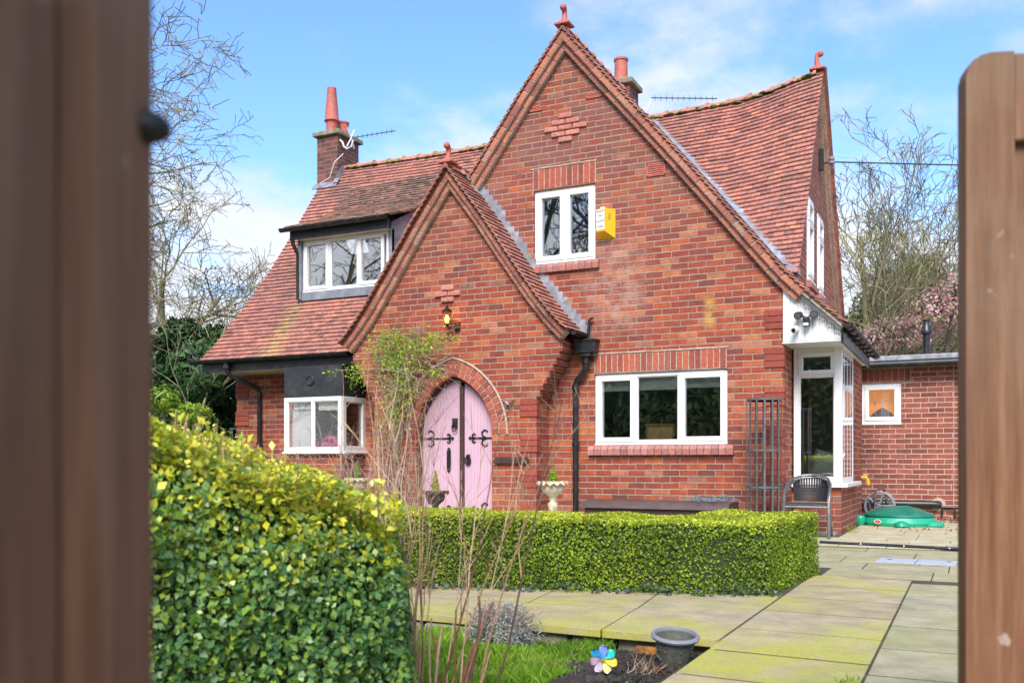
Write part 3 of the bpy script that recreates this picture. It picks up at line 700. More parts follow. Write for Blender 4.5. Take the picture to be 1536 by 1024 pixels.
# --- gutters, fascias, pipes
def gutter(a,b,r=.055,joints=4,name='gutter'):
    a=V(a);b=V(b);d=(b-a).normalized();s_=d.cross(Z).normalized(); mb=MB(); n=8
    for (p,q,rr) in [(a,b,r)]+[(a.lerp(b,(j+.5)/joints)-d*.03,a.lerp(b,(j+.5)/joints)+d*.03,r*1.1) for j in range(joints)]:
        A=[];B=[];A2=[];B2=[]
        for j in range(n+1):
            w=math.pi+math.pi*j/n; o=s_*math.cos(w); 
            A.append(p+(o+Z*math.sin(w))*rr);B.append(q+(o+Z*math.sin(w))*rr)
            A2.append(p+(o+Z*math.sin(w))*(rr-.008));B2.append(q+(o+Z*math.sin(w))*(rr-.008))
        for j in range(n): mb.face([A[j],A[j+1],B[j+1],B[j]]); mb.face([A2[j],A2[j+1],B2[j+1],B2[j]])
        for X_,Y_ in ((A,A2),(B,B2)):
            for j in range(n): mb.face([X_[j],X_[j+1],Y_[j+1],Y_[j]])
        for j in (0,n): mb.face([A[j],A2[j],B2[j],B[j]])
    for p in (a,b): mb.face([p+(s_*math.cos(math.pi+math.pi*j/n)+Z*math.sin(math.pi+math.pi*j/n))*r for j in range(n+1)])
    return build(name,mb,M['black'],H,smooth=True,fix=False)
gutter((-10.62,10.74,2.375),(-7.72,10.74,2.375),.058,5)
gutter((-9.30,11.21,4.335),(-7.42,11.21,4.335),.052,2)
gutter((-1.21,10.92,2.37),(-1.21,14.35,2.37),.06,6)
gutter((-4.33,10.62,2.44),(-4.33,11.02,2.44),.055,1)
mb=MB(); mb.bx(-10.45,-7.66,10.80,10.825,2.20,2.33); build('fascia',mb,M['black'],H)
mb=MB(); mb.bx(-10.3,-8.83,10.82,11.3,2.19,2.21); build('soffit',mb,M['cream'],H)
mb=MB(); mb.bx(-1.29,-1.262,11.02,14.0,2.17,2.32); build('fascia',mb,M['black'],H)
mb=MB(); mb.bx(-1.93,-1.29,11.03,14.0,2.195,2.21); build('soffit',mb,M['clad'],H)
for i in range(7): 
    y=11.15+i*.45; mb=MB(); mb.tube([(-1.20,y,2.31),(-1.20,y,2.30)],.0,3) if 0 else mb.bx(-1.285,-1.14,y,y+.025,2.295,2.318); build('gutter_bracket',mb,M['black'],H)
def pipe(pts,r,name='downpipe',coll=()):
    mb=MB(); mb.tube(pts,r,12)
    for c in coll: mb.lathe((c[0],c[1],c[2]),[(r*1.35,0),(r*1.35,.05)],12)
    return build(name,mb,M['black'],H,smooth=True)
pipe([(-9.93,10.75,2.33),(-9.93,10.76,2.20),(-9.90,10.82,2.13),(-9.74,11.20,1.98),(-9.73,11.24,1.90),(-9.73,11.24,0)],.034,coll=[(-9.73,11.24,1.1),(-9.93,10.75,2.24),(-9.73,11.24,1.86)])
pipe([(-4.30,10.96,2.16),(-4.30,10.96,2.02),(-4.33,10.96,1.96),(-4.43,10.99,1.87),(-4.45,10.99,1.80),(-4.45,10.99,0)],.036,coll=[(-4.45,10.99,1.05),(-4.45,10.99,1.76),(-4.30,10.96,2.07)])
mb=MB(); mb.box((-4.29,10.95,2.27),(.27,.15,.14)); mb.box((-4.29,10.95,2.355),(.30,.17,.035)); mb.box((-4.29,10.95,2.18),(.13,.11,.05)); mb.tube([(-4.29,11.0,2.36),(-4.27,11.0,2.62),(-4.22,11.0,2.64)],.02,8)
build('hopper_head',mb,M['black'],H,bevel=.012)
pipe([(-9.16,11.30,4.28),(-9.16,11.33,4.12),(-9.13,11.41,3.98),(-9.13,11.41,3.3)],.03)
# white cladding on the right gable shoulder
mb=MB(); cl=[(-1.92,2.215),(-1.285,2.215),(-1.285,2.345),(-1.61,2.64),(-1.92,2.95)]
mb.poly(F(11.03),cl,[],.04)
build('white_cladding',mb,M['clad'],H)
mb=MB()
for i in range(1,8):
    u=-1.92+i*.08; mb.fb(F(11.03),u-.0018,u+.0018,2.225,interp([(-1.92,2.93),(-1.61,2.62),(-1.285,2.33)],u)-.01,.0,.0008)
build('cladding_groove',mb,M['greyp'],H)
mb=MB()
for a,b in (((-1.93,2.985),(-1.60,2.675)),((-1.60,2.675),(-1.25,2.35))):
    m=Matrix((V((b[0]-a[0],0,b[1]-a[1])).normalized(),V((0,1,0)),V((b[1]-a[1],0,a[0]-b[0])).normalized())).transposed()
    mb.box(((a[0]+b[0])/2,10.99,(a[1]+b[1])/2),(math.dist(a,b)+.01,.1,.05),m)
build('verge_mortar',mb,M['mortar'],H)
# --- chimneys (parts of the roof)
def chimney(x0,x1,y0,y1,zb,zt,capo,pots):
    mb=MB(); mb.poly(F(y0),rect(x0,x1,zb,zt),[],.1); mb.poly(S(x1),rect(y0+.101,y1-.101,zb,zt),[],.1)
    mb.poly((V((x0+.001,0,0)),YA,V((-1,0,0))),rect(y0+.101,y1-.101,zb,zt),[],.1); mb.poly((V((0,y1-.001,0)),XA,V((0,1,0))),rect(x0,x1,zb,zt),[],.1)
    c=build('chimney',mb,M['brickc'],roof)
    mb=MB(); mb.bx(x0-capo,x1+capo,y0-capo,y1+capo,zt,zt+.075); mb.box(((x0+x1)/2,(y0+y1)/2,zt+.10),(x1-x0,y1-y0,.05),None,.5,.7); build('cap',mb,M['stone'],c,bevel=.012)
    for (px,py,kind,h) in pots:
        mb=MB()
        if kind=='cowl': pr=[(.10,.08),(.095,.28),(.098,.29),(.13,.30),(.128,.315),(.122,.33),(.075,h-.015),(.078,h),(.06,h),(.05,h-.1)]
        else: pr=[(.10,.08),(.095,h-.04),(.108,h-.03),(.108,h),(.085,h),(.08,h-.1)]
        mb.lathe((px,py,zt),pr,20); build('chimney_pot',mb,M['terra'],c,smooth=True)
    return c
ch1=chimney(-10.09,-9.66,13.12,13.73,5.2,6.42,.06,[(-9.90,13.28,'cowl',.87),(-9.86,13.55,'plain',.36)])
ch2=chimney(-4.86,-4.46,13.10,13.50,5.6,6.36,.055,[(-4.66,13.3,'plain',.46)])
mb=MB(); mb.box((-9.66,13.08,5.62),(.10,.12,.012),Euler((.95,0,0)).to_matrix()); mb.poly(S(-9.652),[(13.10,5.55),(13.3,5.84),(13.32,5.95),(13.2,5.88),(13.10,5.72)],[],.006); mb.box((-9.88,13.06,5.56),(.5,.13,.012),Euler((.95,0,0)).to_matrix())
build('chimney_flashing',mb,M['lead'],ch1)
# --- porch arch rings, hood, door
def archring(w,R_,spring,t0,t1,n,fr,proud,mat,name,depth=.12,gap=.008,zlow=None):
    mb=MB(); hh=math.sqrt(R_*R_-(R_-w)**2); a1=math.atan2(hh,R_-w); O,e,nn=fr
    for side in (1,-1):
        cx=DX+side*(w-R_)
        for i in range(n):
            a=a1*(i+.5)/n; rr=R_+(t0+t1)/2; x=cx+side*rr*math.cos(a); z=spring+rr*math.sin(a)
            if side*(x-DX)<.004: continue
            rad=(e*(side*math.cos(a))+Z*math.sin(a)); tan=(e*(-side*math.sin(a))+Z*math.cos(a))
            L=(R_+(t0+t1)/2)*a1/n-gap-.003
            mb.box(O+e*x+Z*z+nn*(proud-depth)/2,(t1-t0-gap*.5,depth+proud+random.uniform(0,.004),L),Matrix((rad,nn,tan)).transposed(),random.random())
    return build(name,mb,M[mat],H,bevel=.003)
archring(.56,.80,1.2,0,.10,13,FP,.006,'soldier','arch_brick'); archring(.56,.80,1.2,.104,.205,15,FP,.007,'soldier','arch_brick')
mb=MB(); o_=arch(.56+.206,.80+.206,1.2,DX,14,1.2); i_=arch(.565,.805,1.2,DX,14,1.2)
O,e,nn=FP
for k in range(2,len(o_)-1): mb.face([O+e*p[0]+Z*p[1]+nn*.002 for p in (o_[k],o_[k+1],i_[k+1],i_[k])])
build('arch_mortar',mb,M['mortar'],H)
for rr_,sz in ((.05,.085),(.154,.085)):
    mb=MB(); z_=1.2+math.sqrt((.80+rr_)**2-(.80-.56)**2); mb.box((DX,10.70,z_+.012),(sz,.10,sz),Euler((0,R(45),0)).to_matrix(),.5); build('key_brick',mb,M['soldier'],H,bevel=.003)
pts=[p for p in arch(.56+.222,.80+.222,1.2,DX,14,1.2)][2:]
mb=MB(); mb.tube([O+e*p[0]+Z*p[1]+nn*.012 for p in pts],.014,8); build('hood_mould',mb,M['mortar'],H,smooth=True)
mb=MB()
ou=arch(.562,.802,1.2,DX,12,.0); inn=arch(.525,.765,1.2,DX,12,.0)
for w0,w1 in ((-.07,-.17),):
    for k in range(1,len(ou)):
        k2=(k+1)%len(ou)
        if k2==1: break
        A=[O+e*ou[k][0]+Z*ou[k][1]+nn*w0,O+e*ou[k2][0]+Z*ou[k2][1]+nn*w0,O+e*inn[k2][0]+Z*inn[k2][1]+nn*w0,O+e*inn[k][0]+Z*inn[k][1]+nn*w0]
        B=[p+nn*(w1-w0) for p in A]; mb.face(A); mb.face(B[::-1]); mb.face([A[2],A[3],B[3],B[2]])
mb.fb(FP,DX+.045,DX+.10,.0,1.84,-.18,-.085)
build('door_frame',mb,M['jamb'],H)
full=arch(.527,.767,1.2,DX,16,.0)
def clip(pts,x0,x1):
    def cut(ps,x,keep):
        o=[]
        for a,b in zip(ps,ps[1:]+ps[:1]):
            ia,ib=keep(a[0]),keep(b[0])
            if ia: o.append(a)
            if ia!=ib: f=(x-a[0])/(b[0]-a[0]); o.append((x,a[1]+(b[1]-a[1])*f))
        return o
    return cut(cut(pts,x0,lambda q:q>=x0),x1,lambda q:q<=x1)
def door(x0,x1):
    """boarded arched leaf: separate vertical boards"""
    mb=MB(); n=round((x1-x0)/.045); w=(x1-x0)/n
    for i in range(n):
        p=clip(full,x0+i*w+.0012,x0+(i+1)*w-.0012)
        mb.poly((V((0,10.78+random.uniform(0,.0012),0)),XA,NF),p,[],.03)
    d=build('door',mb,M['pink'],H); mb=MB(); mb.poly(F(10.785),clip(full,x0,x1),[],.02); build('door_back',mb,M['pink'],d); return d
d1=door(DX-.527,DX+.044); d2=door(DX+.101,DX+.527)
FI=F(10.778)
def curl(mb,cx,cz,s,sx,sz):
    pts=[(cx+sx*s*(.02+.0*a)+sx*s*.35*math.cos(a)*(1-.1*a),cz+sz*s*.35*(1.0+math.sin(a-.6))*(1-.06*a)) for a in lin(3.6,-1.2,12)]
    mb.tube([(x,10.772,z) for x,z in pts],[.009]*13,6)
def strap(x0,x1,z,par):
    mb=MB(); mb.bx(min(x0,x1),max(x0,x1),10.768,10.779,z-.010,z+.010); s=1 if x1>x0 else -1
    for q,sc in ((x0+s*.12,.11),(x1-s*.045,.06)):
        for zz in (1,-1):
            pts=[(q-s*.02,z),(q+s*sc*.35,z+zz*sc*.25),(q+s*sc*.45,z+zz*sc*.65),(q+s*sc*.1,z+zz*sc*.95),(q-s*sc*.3,z+zz*sc*.8),(q-s*sc*.22,z+zz*sc*.58)]
            mb.tube([(a,10.772,b) for a,b in pts],[.010,.012,.012,.011,.010,.004],6)
    mb.box((x1+s*.012,10.772,z),(.035,.012,.035),Euler((0,R(45),0)).to_matrix())
    build('strap_hinge',mb,M['iron'],par,smooth=False)
strap(DX-.527,DX-.09,1.16,d1); strap(DX+.527,DX+.20,1.16,d2); strap(DX-.527,DX-.09,.22,d1); strap(DX+.527,DX+.20,.22,d2)
mb=MB(); mb.box((DX-.13,10.77,.875),(.055,.02,.26)); mb.box((DX-.13,10.77,1.02),(.035,.018,.035),Euler((0,R(45),0)).to_matrix()); mb.box((DX-.13,10.77,.735),(.035,.018,.035),Euler((0,R(45),0)).to_matrix()); build('letter_plate',mb,M['iron'],d1,bevel=.004)
mb=MB(); mb.box((DX-.035,10.765,1.36),(.07,.03,.12)); mb.tube([(DX-.035+.035*math.cos(a),10.745,1.30+.05*math.sin(a)) for a in lin(0,6.28,14)],.009,6); build('knocker',mb,M['iron'],d1,bevel=.01)
mb=MB(); mb.box((DX+.16,10.77,.88),(.05,.015,.14)); mb.tube([(DX+.16+.04*math.cos(a),10.755,.87+.055*math.sin(a)) for a in lin(0,6.28,14)],.009,6); mb.lathe((DX+.16,10.765,.92),[(.02,0),(.028,.02),(.01,.03)],8); build('door_handle',mb,M['iron'],d2,bevel=.004)
# --- interior: rooms behind the glass
mb=MB(); mb.bx(-7.2,-2.0,13.4,13.45,0,2.45); mb.bx(-7.2,-1.5,11.4,13.9,2.5,2.6); mb.bx(-9.9,-7.3,11.35,13.9,2.5,2.6)
mb.bx(-5.9,-3.5,12.6,12.65,2.6,4.5); mb.bx(-9.9,-7.45,12.55,12.6,2.6,4.2); mb.bx(-7.4,-7.35,11.4,13.9,0,2.5); mb.bx(-1.9,-1.5,12.95,13.0,0,2.5)
mb.bx(-9.9,-7.4,13.4,13.45,0,2.5); mb.bx(-9.9,-1.4,11.35,13.9,.0,.03); mb.bx(-2.35,-2.3,12.3,14.4,2.6,4.1)
build('interior_wall',mb,M['plaster'],H)
mb=MB()
for a,b,zt,h in ((-4.14,-3.72,1.93,.20),(-3.68,-3.14,1.93,.20),(-3.10,-2.62,1.93,.19)): mb.bx(a,b,11.16,11.165,zt-h,zt)
mb.bx(-8.73,-8.36,BY+.09,BY+.095,1.60,1.72); mb.bx(-8.29,-7.92,BY+.09,BY+.095,1.58,1.72); mb.bx(-8.78,-8.45,BY+.12,BY+.122,1.0,1.6)
build('roller_blind',mb,M['blind'],H)
# small things on the inside sills
def thing(name,mb,mat,label,cat,**k): return tag(build(name,mb,mat,**k),label,cat)
t=empty('picture_frame',(-3.42,11.20,1.10),'small brown picture frame standing in the wide ground floor window','picture frame')
mb=MB(); m=Euler((R(-8),0,0)).to_matrix()
mb.box((-3.42,11.19,1.20),(.33,.015,.21),m); build('backing',mb,M['tan'],t)
mb=MB()
for c,s_ in (((-3.42,11.178,1.305),(.36,.025,.025)),((-3.42,11.205,1.10),(.36,.025,.025)),((-3.59,11.19,1.2),(.025,.025,.2)),((-3.25,11.19,1.2),(.025,.025,.2))): mb.box(c,s_,m)
build('border',mb,M['wood'],t,bevel=.003)
mb=MB(); mb.box((-3.42,11.165,1.14),(.16,.01,.04),Euler((0,R(-35),0)).to_matrix()); build('strut',mb,M['tan'],t)
# cushion in the bay
mb=MB(); m=Euler((R(-12),R(10),R(-20))).to_matrix(); n=10
def sup(a): return math.copysign(abs(math.sin(a))**.5,math.sin(a)),math.copysign(abs(math.cos(a))**.5,math.cos(a))
g=[]
for i in range(n+1):
    for j in range(n+1):
        x=-1+2*i/n;z=-1+2*j/n; th=max(0,(1-x**4)*(1-z**4))**.5*.08
        g.append((x*.19*(1-.1*(1-abs(z))),z*.19*(1-.1*(1-abs(x))),th))
for sgn in (1,-1):
    b0=len(mb.v)
    for x,z,th in g: mb.v.append(tuple(V((-1.56,11.86,.80))+m@V((x,sgn*th,z))))
    for i in range(n):
        for j in range(n): q=b0+i*(n+1)+j; mb.f.append((q,q+1,q+n+2,q+n+1)); mb.r.append(.5)
thing('cushion',mb,M['cush'],'pale grey cushion propped up inside the tall corner bay window','cushion',smooth=True)
mb=MB(); mb.bx(-1.9,-1.45,11.7,12.1,.54,.62); build('window_seat',mb,M['cream'],H)
# toys in the left bay
t=empty('toy_car',(-8.12,10.92,1.05),'hot pink toy car with dark windows on the inner sill of the left bay window','toy car')
mb=MB(); mb.lathe((-8.12,10.86,1.04),[(.09,0),(.125,.02),(.135,.06),(.115,.12),(.08,.17),(.03,.185)],20,.5,1.15,.6); build('body',mb,M['hot'],t,smooth=True)
for dx in (-.075,.0,.075): mb=MB(); mb.box((-8.12+dx,10.785,1.15),(.045,.012,.05)); build('window',mb,M['dark'],t,bevel=.01)
for dx in (-.08,.08): mb=MB(); mb.tube([(-8.12+dx,10.775,1.06),(-8.12+dx,10.80,1.06)],.028,14); build('wheel',mb,M['greyp'],t)
t=empty('toy_unicorn',(-8.45,10.90,1.03),'small pink and white toy pony standing left of the pink toy car','toy')
mb=MB(); mb.tube([(-8.51,10.9,1.20),(-8.48,10.9,1.22),(-8.45,10.9,1.18),(-8.42,10.9,1.12),(-8.37,10.9,1.11)],[.02,.028,.026,.035,.03],10); 
for dx in (-.43,-.37):
    for dy in (-.02,.02): mb.tube([(-8+dx,10.9+dy,1.11),(-8+dx,10.9+dy,1.03)],[.014,.012],8)
build('body',mb,M['hot'],t,smooth=True); mb=MB(); mb.tube([(-8.47,10.9,1.27),(-8.43,10.9,1.24),(-8.40,10.9,1.17)],[.008,.022,.012],8); build('mane',mb,M['paper'],t,smooth=True)
mb=MB(); mb.lathe((-7.93,10.88,1.03),[(.02,0),(.03,.03),(.035,.07),(.02,.1),(.028,.12),(.03,.15),(.01,.18)],12); thing('toy_figure',mb,M['yellow'],'tiny yellow toy figure at the right corner of the left bay window','toy',smooth=True)
for x,mt,lb,nm in ((-4.48,'yellow','small yellow soft toy in the right pane of the upstairs gable window','soft_toy'),(-4.76,'hot','small pink toy in the left pane of the upstairs gable window','soft_toy')):
    mb=MB(); mb.lathe((x,11.17,3.42),[(.02,0),(.05,.02),(.055,.05),(.03,.075)],12); mb.lathe((x+.02,11.16,3.48),[(.01,0),(.03,.015),(.03,.035),(.008,.05)],10); mb.lathe((x-.055,11.17,3.42),[(.01,0),(.03,.01),(.02,.04)],8); thing(nm,mb,M[mt],lb,'toy',smooth=True)
# ================================================================== extension
E_=empty('flat_roof_extension',(-.3,15.5,0),'single storey brick extension with black edged flat roof at the right of the cottage','extension')
FE=F(15.1)
mb=MB(); mb.poly(FE,rect(-1.6,-.225,0,2.26),[rect(-1.47,-.92,1.43,2.03)],.2); build('wall',mb,M['brick2'],E_)
mb=MB(); mb.poly(F(15.16),rect(-.21,2.6,0,2.26),[],.2); mb.poly(S(2.6),rect(15.16,18,0,2.26),[],.2); build('wall',mb,M['brick2'],E_)
mb=MB(); mb.bx(-.222,-.212,15.13,15.2,0,2.26); build('movement_joint',mb,M['mortar'],E_)
H_=H; H=E_
soldiers(FE,-1.47,-.79,2.045,2.24,w=.088,mort=False)
mb=MB(); mb.fb(FE,-1.48,-.785,2.035,2.25,-.05,.0015); build('lintel_mortar',mb,M['mortar'],E_)
wo,_=window(FE,-1.47,-.92,1.43,2.03,[(0,1,'c')],w=-.02,fw=.055,sw=.055,silld=.03,glass='glassclear')
mb=MB(); mb.bx(-1.55,-.85,15.36,15.38,1.4,2.1); build('lit_wall',mb,M['amber'],E_)
mb=MB(); mb.lathe((-1.2,15.3,1.40),[(.27,0),(.24,.06),(.12,.2),(.02,.27)],20,.5,1,.15); build('range_hood',mb,M['greyp'],E_,smooth=True)
mb=MB()
for k in range(5): x=-1.375+.09*k; mb.bx(x-.0025,x+.0025,15.135,15.139,1.55,1.93)
for k in range(3):
    x=-1.29+.095*k; c=V((x,15.134,1.735))
    for a,b in (((0,.045),(.026,0)),((.026,0),(0,-.045)),((0,-.045),(-.026,0)),((-.026,0),(0,.045))): mb.tube([c+V((a[0],0,a[1])),c+V((b[0],0,b[1]))],.0035,4)
build('leading',mb,M['lead'],wo)
mb=MB()
for k in range(3):
    c=V((-1.29+.095*k,15.137,1.735)); mb.face([c+V((0,0,.04)),c+V((.022,0,0)),c+V((0,0,-.04)),c+V((-.022,0,0))])
build('bevelled_glass',mb,M['glass'],wo)
H=H_
mb=MB(); mb.bx(-1.75,2.8,14.86,18,2.335,2.41); build('roof',mb,M['lead'],E_,bevel=.01)
mb=MB(); mb.bx(-1.7,2.75,14.92,14.95,2.245,2.333); build('fascia',mb,M['black'],E_)
mb=MB(); mb.tube([(-1.6,14.87,2.285),(2.7,14.87,2.285)],.05,10); build('gutter',mb,M['black'],E_,smooth=True)
mb=MB(); mb.lathe((-.60,15.6,2.40),[(.055,0),(.055,.38),(.085,.39),(.09,.43),(.075,.46),(.065,.5),(.05,.53),(.05,.58),(.058,.585),(.058,.60),(.04,.61)],18); build('flue',mb,M['black'],E_,smooth=True)
mb=MB(); mb.tube([(-1.5,15.0,.24),(-.50,15.0,.235),(-.44,15.02,.235),(-.42,15.1,.235)],.055,14); build('soil_pipe',mb,M['black'],E_,smooth=True)
mb=MB(); mb.lathe((0,0,0),[(.1,0),(.1,.001)],14); mb.v=[(x-.42,15.098-z,y+.235) for x,y,z in mb.v]; build('mortar_patch',mb,M['mortar'],E_)
mb=MB(); mb.tube([(-.37,15.06,.20),(-.12,15.06,.20),(-.12,15.06,.12),(.1,15.06,.10)],.02,8); mb.tube([(-.37,15.06,.20),(-.37,15.06,.06)],.014,8); mb.tube([(-.2,15.06,.20),(-.2,15.06,.03)],.014,8); build('waste_pipe',mb,M['black'],E_)
#PART2
# ================================================================== fixtures on the walls (things of their own)
def textmesh(txt,size,origin,ex,ez,mat,name,parent,th=.0006,align='CENTER'):
    cu=bpy.data.curves.new('t','FONT'); cu.body=txt; cu.size=size; cu.align_x=align; cu.align_y='CENTER'; cu.extrude=th
    ob=bpy.data.objects.new('t',cu); COL.objects.link(ob)
    dg=bpy.context.evaluated_depsgraph_get(); me=bpy.data.meshes.new_from_object(ob.evaluated_get(dg)); bpy.data.objects.remove(ob)
    n=ex.cross(ez); off=V(roff(parent))
    for v in me.vertices: v.co=V(origin)+ex*v.co.x+ez*v.co.y+n*v.co.z-off
    me.materials.clear(); me.materials.append(mat); o=bpy.data.objects.new(name,me); COL.objects.link(o); o.parent=parent; return o
t=empty('alarm_box',(-4.05,11.0,3.60),'yellow wedge shaped alarm box with white label on the wall right of the upstairs window','alarm box')
mb=MB(); y0,y1=11.048,10.95; xl,xr,xm=-4.175,-3.945,-4.045
a=[(xl,y0),(xl+.012,y1+.012),(xm,y1-.02),(xr,y0)]
for k in range(4):
    p,q=a[k],a[(k+1)%4]; mb.face([(p[0],p[1],3.69 if p[1]<11 else 3.61),(q[0],q[1],3.69 if q[1]<11 else 3.61),(q[0],q[1],3.97),(p[0],p[1],3.97)])
mb.face([(p[0],p[1],3.97) for p in a]); mb.face([(p[0],p[1],3.69 if p[1]<11 else 3.61) for p in a])
build('housing',mb,M['yellow'],t,bevel=.004)
ex=V((xm-(xl+.012),(y1-.02)-(y1+.012),0)).normalized(); nn=ex.cross(Z); o0=V((xl+.012,y1+.012,3.69))+nn*.002
mb=MB(); L=.125; mb.face([o0+Z*.02,o0+ex*L+Z*.02,o0+ex*L+Z*.27,o0+Z*.27]); mb.face([o0+Z*.02+nn*.002,o0+ex*L+Z*.02+nn*.002,o0+ex*L+Z*.27+nn*.002,o0+Z*.27+nn*.002]); lb=build('label',mb,M['paper'],t,fix=False)
for tx,zz,s_ in (('SHOP',.245,.044),('CALL',.195,.036),('ALARMS',.125,.032),('772004',.055,.034)): textmesh(tx,s_,o0+ex*(L/2)+Z*zz+nn*.0035,ex,Z,M['ink'],'lettering',t)
mb=MB(); mb.bx(-4.115,-4.06,10.975,11.03,3.972,3.995); build('top_cap',mb,M['paper'],t)
mb=MB(); ex2=(V((xr,y0,0))-V((xm,y1-.02,0))).normalized(); n2=ex2.cross(Z)
for k in range(4): mb.box(V((xm,y1-.02,3.90-.02*k))+ex2*.07+n2*.001,(.04,.003,.004),Matrix((ex2,n2,Z)).transposed())
build('sounder_slot',mb,M['ink'],t)
# lit lantern above the door
t=empty('wall_lantern',(-6.0,10.55,2.55),'small lit black coach lantern on the porch wall above the pink door','wall lantern')
mb=MB(); mb.lathe((-5.955,10.655,2.57),[(.05,0),(.05,.01)],12) if 0 else mb.box((-5.955,10.648,2.60),(.08,.02,.11)); mb.tube([(-5.955,10.64,2.58),(-5.96,10.58,2.555),(-6.0,10.53,2.56),(-6.035,10.52,2.60)],.014,8); build('bracket',mb,M['iron'],t,smooth=True)
mb=MB(); c=(-6.035,10.52,2.60); mb.lathe(c,[(.02,0),(.035,.01),(.03,.02)],6); mb.lathe(c,[(.072,.165),(.075,.175),(.045,.205),(.02,.225),(.012,.24),(.018,.25),(.004,.262)],6)
for k in range(6):
    a=2*math.pi*k/6; mb.tube([(c[0]+.034*math.cos(a),c[1]+.034*math.sin(a),c[2]+.02),(c[0]+.066*math.cos(a),c[1]+.066*math.sin(a),c[2]+.17)],.004,4)
build('frame',mb,M['iron'],t)
mb=MB(); mb.lathe(c,[(.031,.022),(.062,.165)],6); build('glass',mb,M['lampglass'],t)
mb=MB(); mb.lathe(c,[(.008,.04),(.018,.06),(.024,.09),(.018,.12),(.006,.135)],10); build('bulb',mb,M['bulb'],t,smooth=True)
li=bpy.data.lights.new('lantern_light','POINT'); li.energy=2.2; li.color=(1,.55,.18); li.shadow_soft_size=.03; lo=bpy.data.objects.new('lantern_light',li); COL.objects.link(lo); lo.location=(-6.035,10.50,2.70)
# security light, camera
t=empty('security_light',(-1.65,10.97,2.39),'black twin headed security floodlight on the white cladding','security light')
mb=MB(); mb.box((-1.655,10.96,2.42),(.075,.07,.11)); build('sensor_body',mb,M['black'],t,bevel=.015)
mb=MB(); mb.box((-1.655,10.922,2.385),(.06,.02,.03)); build('sensor_lens',mb,M['paper'],t,bevel=.008)
for s_ in (-1,1):
    mb=MB(); p=V((-1.655+s_*.08,10.95,2.495)); d=V((s_*.25,-1,-.25)).normalized(); mb.tube([p-d*.05,p-d*.03,p+d*.045],[.02,.04,.043],14); mb.tube([(-1.655,10.96,2.46),p-d*.04],.012,8); h=build('lamp_head',mb,M['black'],t,smooth=True)
    mb=MB(); mb.tube([p+d*.040,p+d*.048],[.035,.035],14); build('lens',mb,M['galv'],h)
t=empty('security_camera',(-1.79,10.97,2.30),'small white bullet camera with black lens at the left of the cladding','security camera')
mb=MB(); d=V((-.3,-1,-.35)).normalized(); p=V((-1.775,10.94,2.335)); mb.tube([p-d*.05,p-d*.04,p+d*.035],[.02,.035,.033],14); mb.tube([(-1.76,11.03,2.33),p-d*.03],.02,10); build('housing',mb,M['paper'],t,smooth=True)
mb=MB(); mb.tube([p+d*.034,p+d*.045],[.024,.024],14); build('lens',mb,M['black'],t)
# bird ornament, plaque, tap
mb=MB(); 
for s_ in (-1,1): mb.tube([(-5.20,10.64,1.56),(-5.20+s_*.04,10.62,1.60),(-5.20+s_*.10,10.63,1.635)],[.022,.018,.003],8,flat=.4)
mb.tube([(-5.20,10.64,1.60),(-5.195,10.64,1.54),(-5.20,10.64,1.50)],[.012,.02,.004],8); thing('bird_ornament',mb,M['galv'],'small silvery bird ornament on the brickwork right of the arch','ornament',smooth=True)
mb=MB(); mb.box((-5.175,10.635,.87),(.47,.03,.09)); thing('wooden_plaque',mb,M['jamb'],'dark weathered wooden plaque low on the porch wall right of the door','plaque',bevel=.012)
mb=MB(); mb.tube([(-1.36,13.86,.64),(-1.29,13.86,.64),(-1.27,13.86,.60)],.018,8); mb.lathe((-1.27,13.86,.53),[(.02,0),(.028,.02),(.024,.07)],10); mb.box((-1.30,13.86,.675),(.06,.015,.02)); thing('garden_tap',mb,M['yellow'],'yellow and brass garden tap at the far corner of the bay','tap',smooth=True)
# insulator and overhead cable
t=empty('cable_bracket',(-1.78,13.46,4.90),'dark cable insulator bracket high on the right gable end','bracket')
mb=MB(); mb.box((-1.83,13.46,4.98),(.06,.05,.30)); mb.tube([(-1.83,13.46,4.93),(-1.70,13.47,4.93)],.012,8); build('bracket',mb,M['iron'],t,bevel=.008)
mb=MB(); mb.lathe((-1.70,13.47,4.90),[(.015,0),(.045,.01),(.045,.04),(.025,.05),(.04,.06),(.04,.09),(.015,.11)],12); build('insulator',mb,M['greyp'],t,smooth=True)
mb=MB(); a=V((-1.66,13.48,4.93)); b=V((14,21.6,4.9)); mb.tube([a.lerp(b,k/12)-Z*(.35*(1-(2*k/12-1)**2)*.2) for k in range(13)],.011,5); thing('overhead_cable',mb,M['wire'],'thin dark overhead cable running right from the gable end','cable')
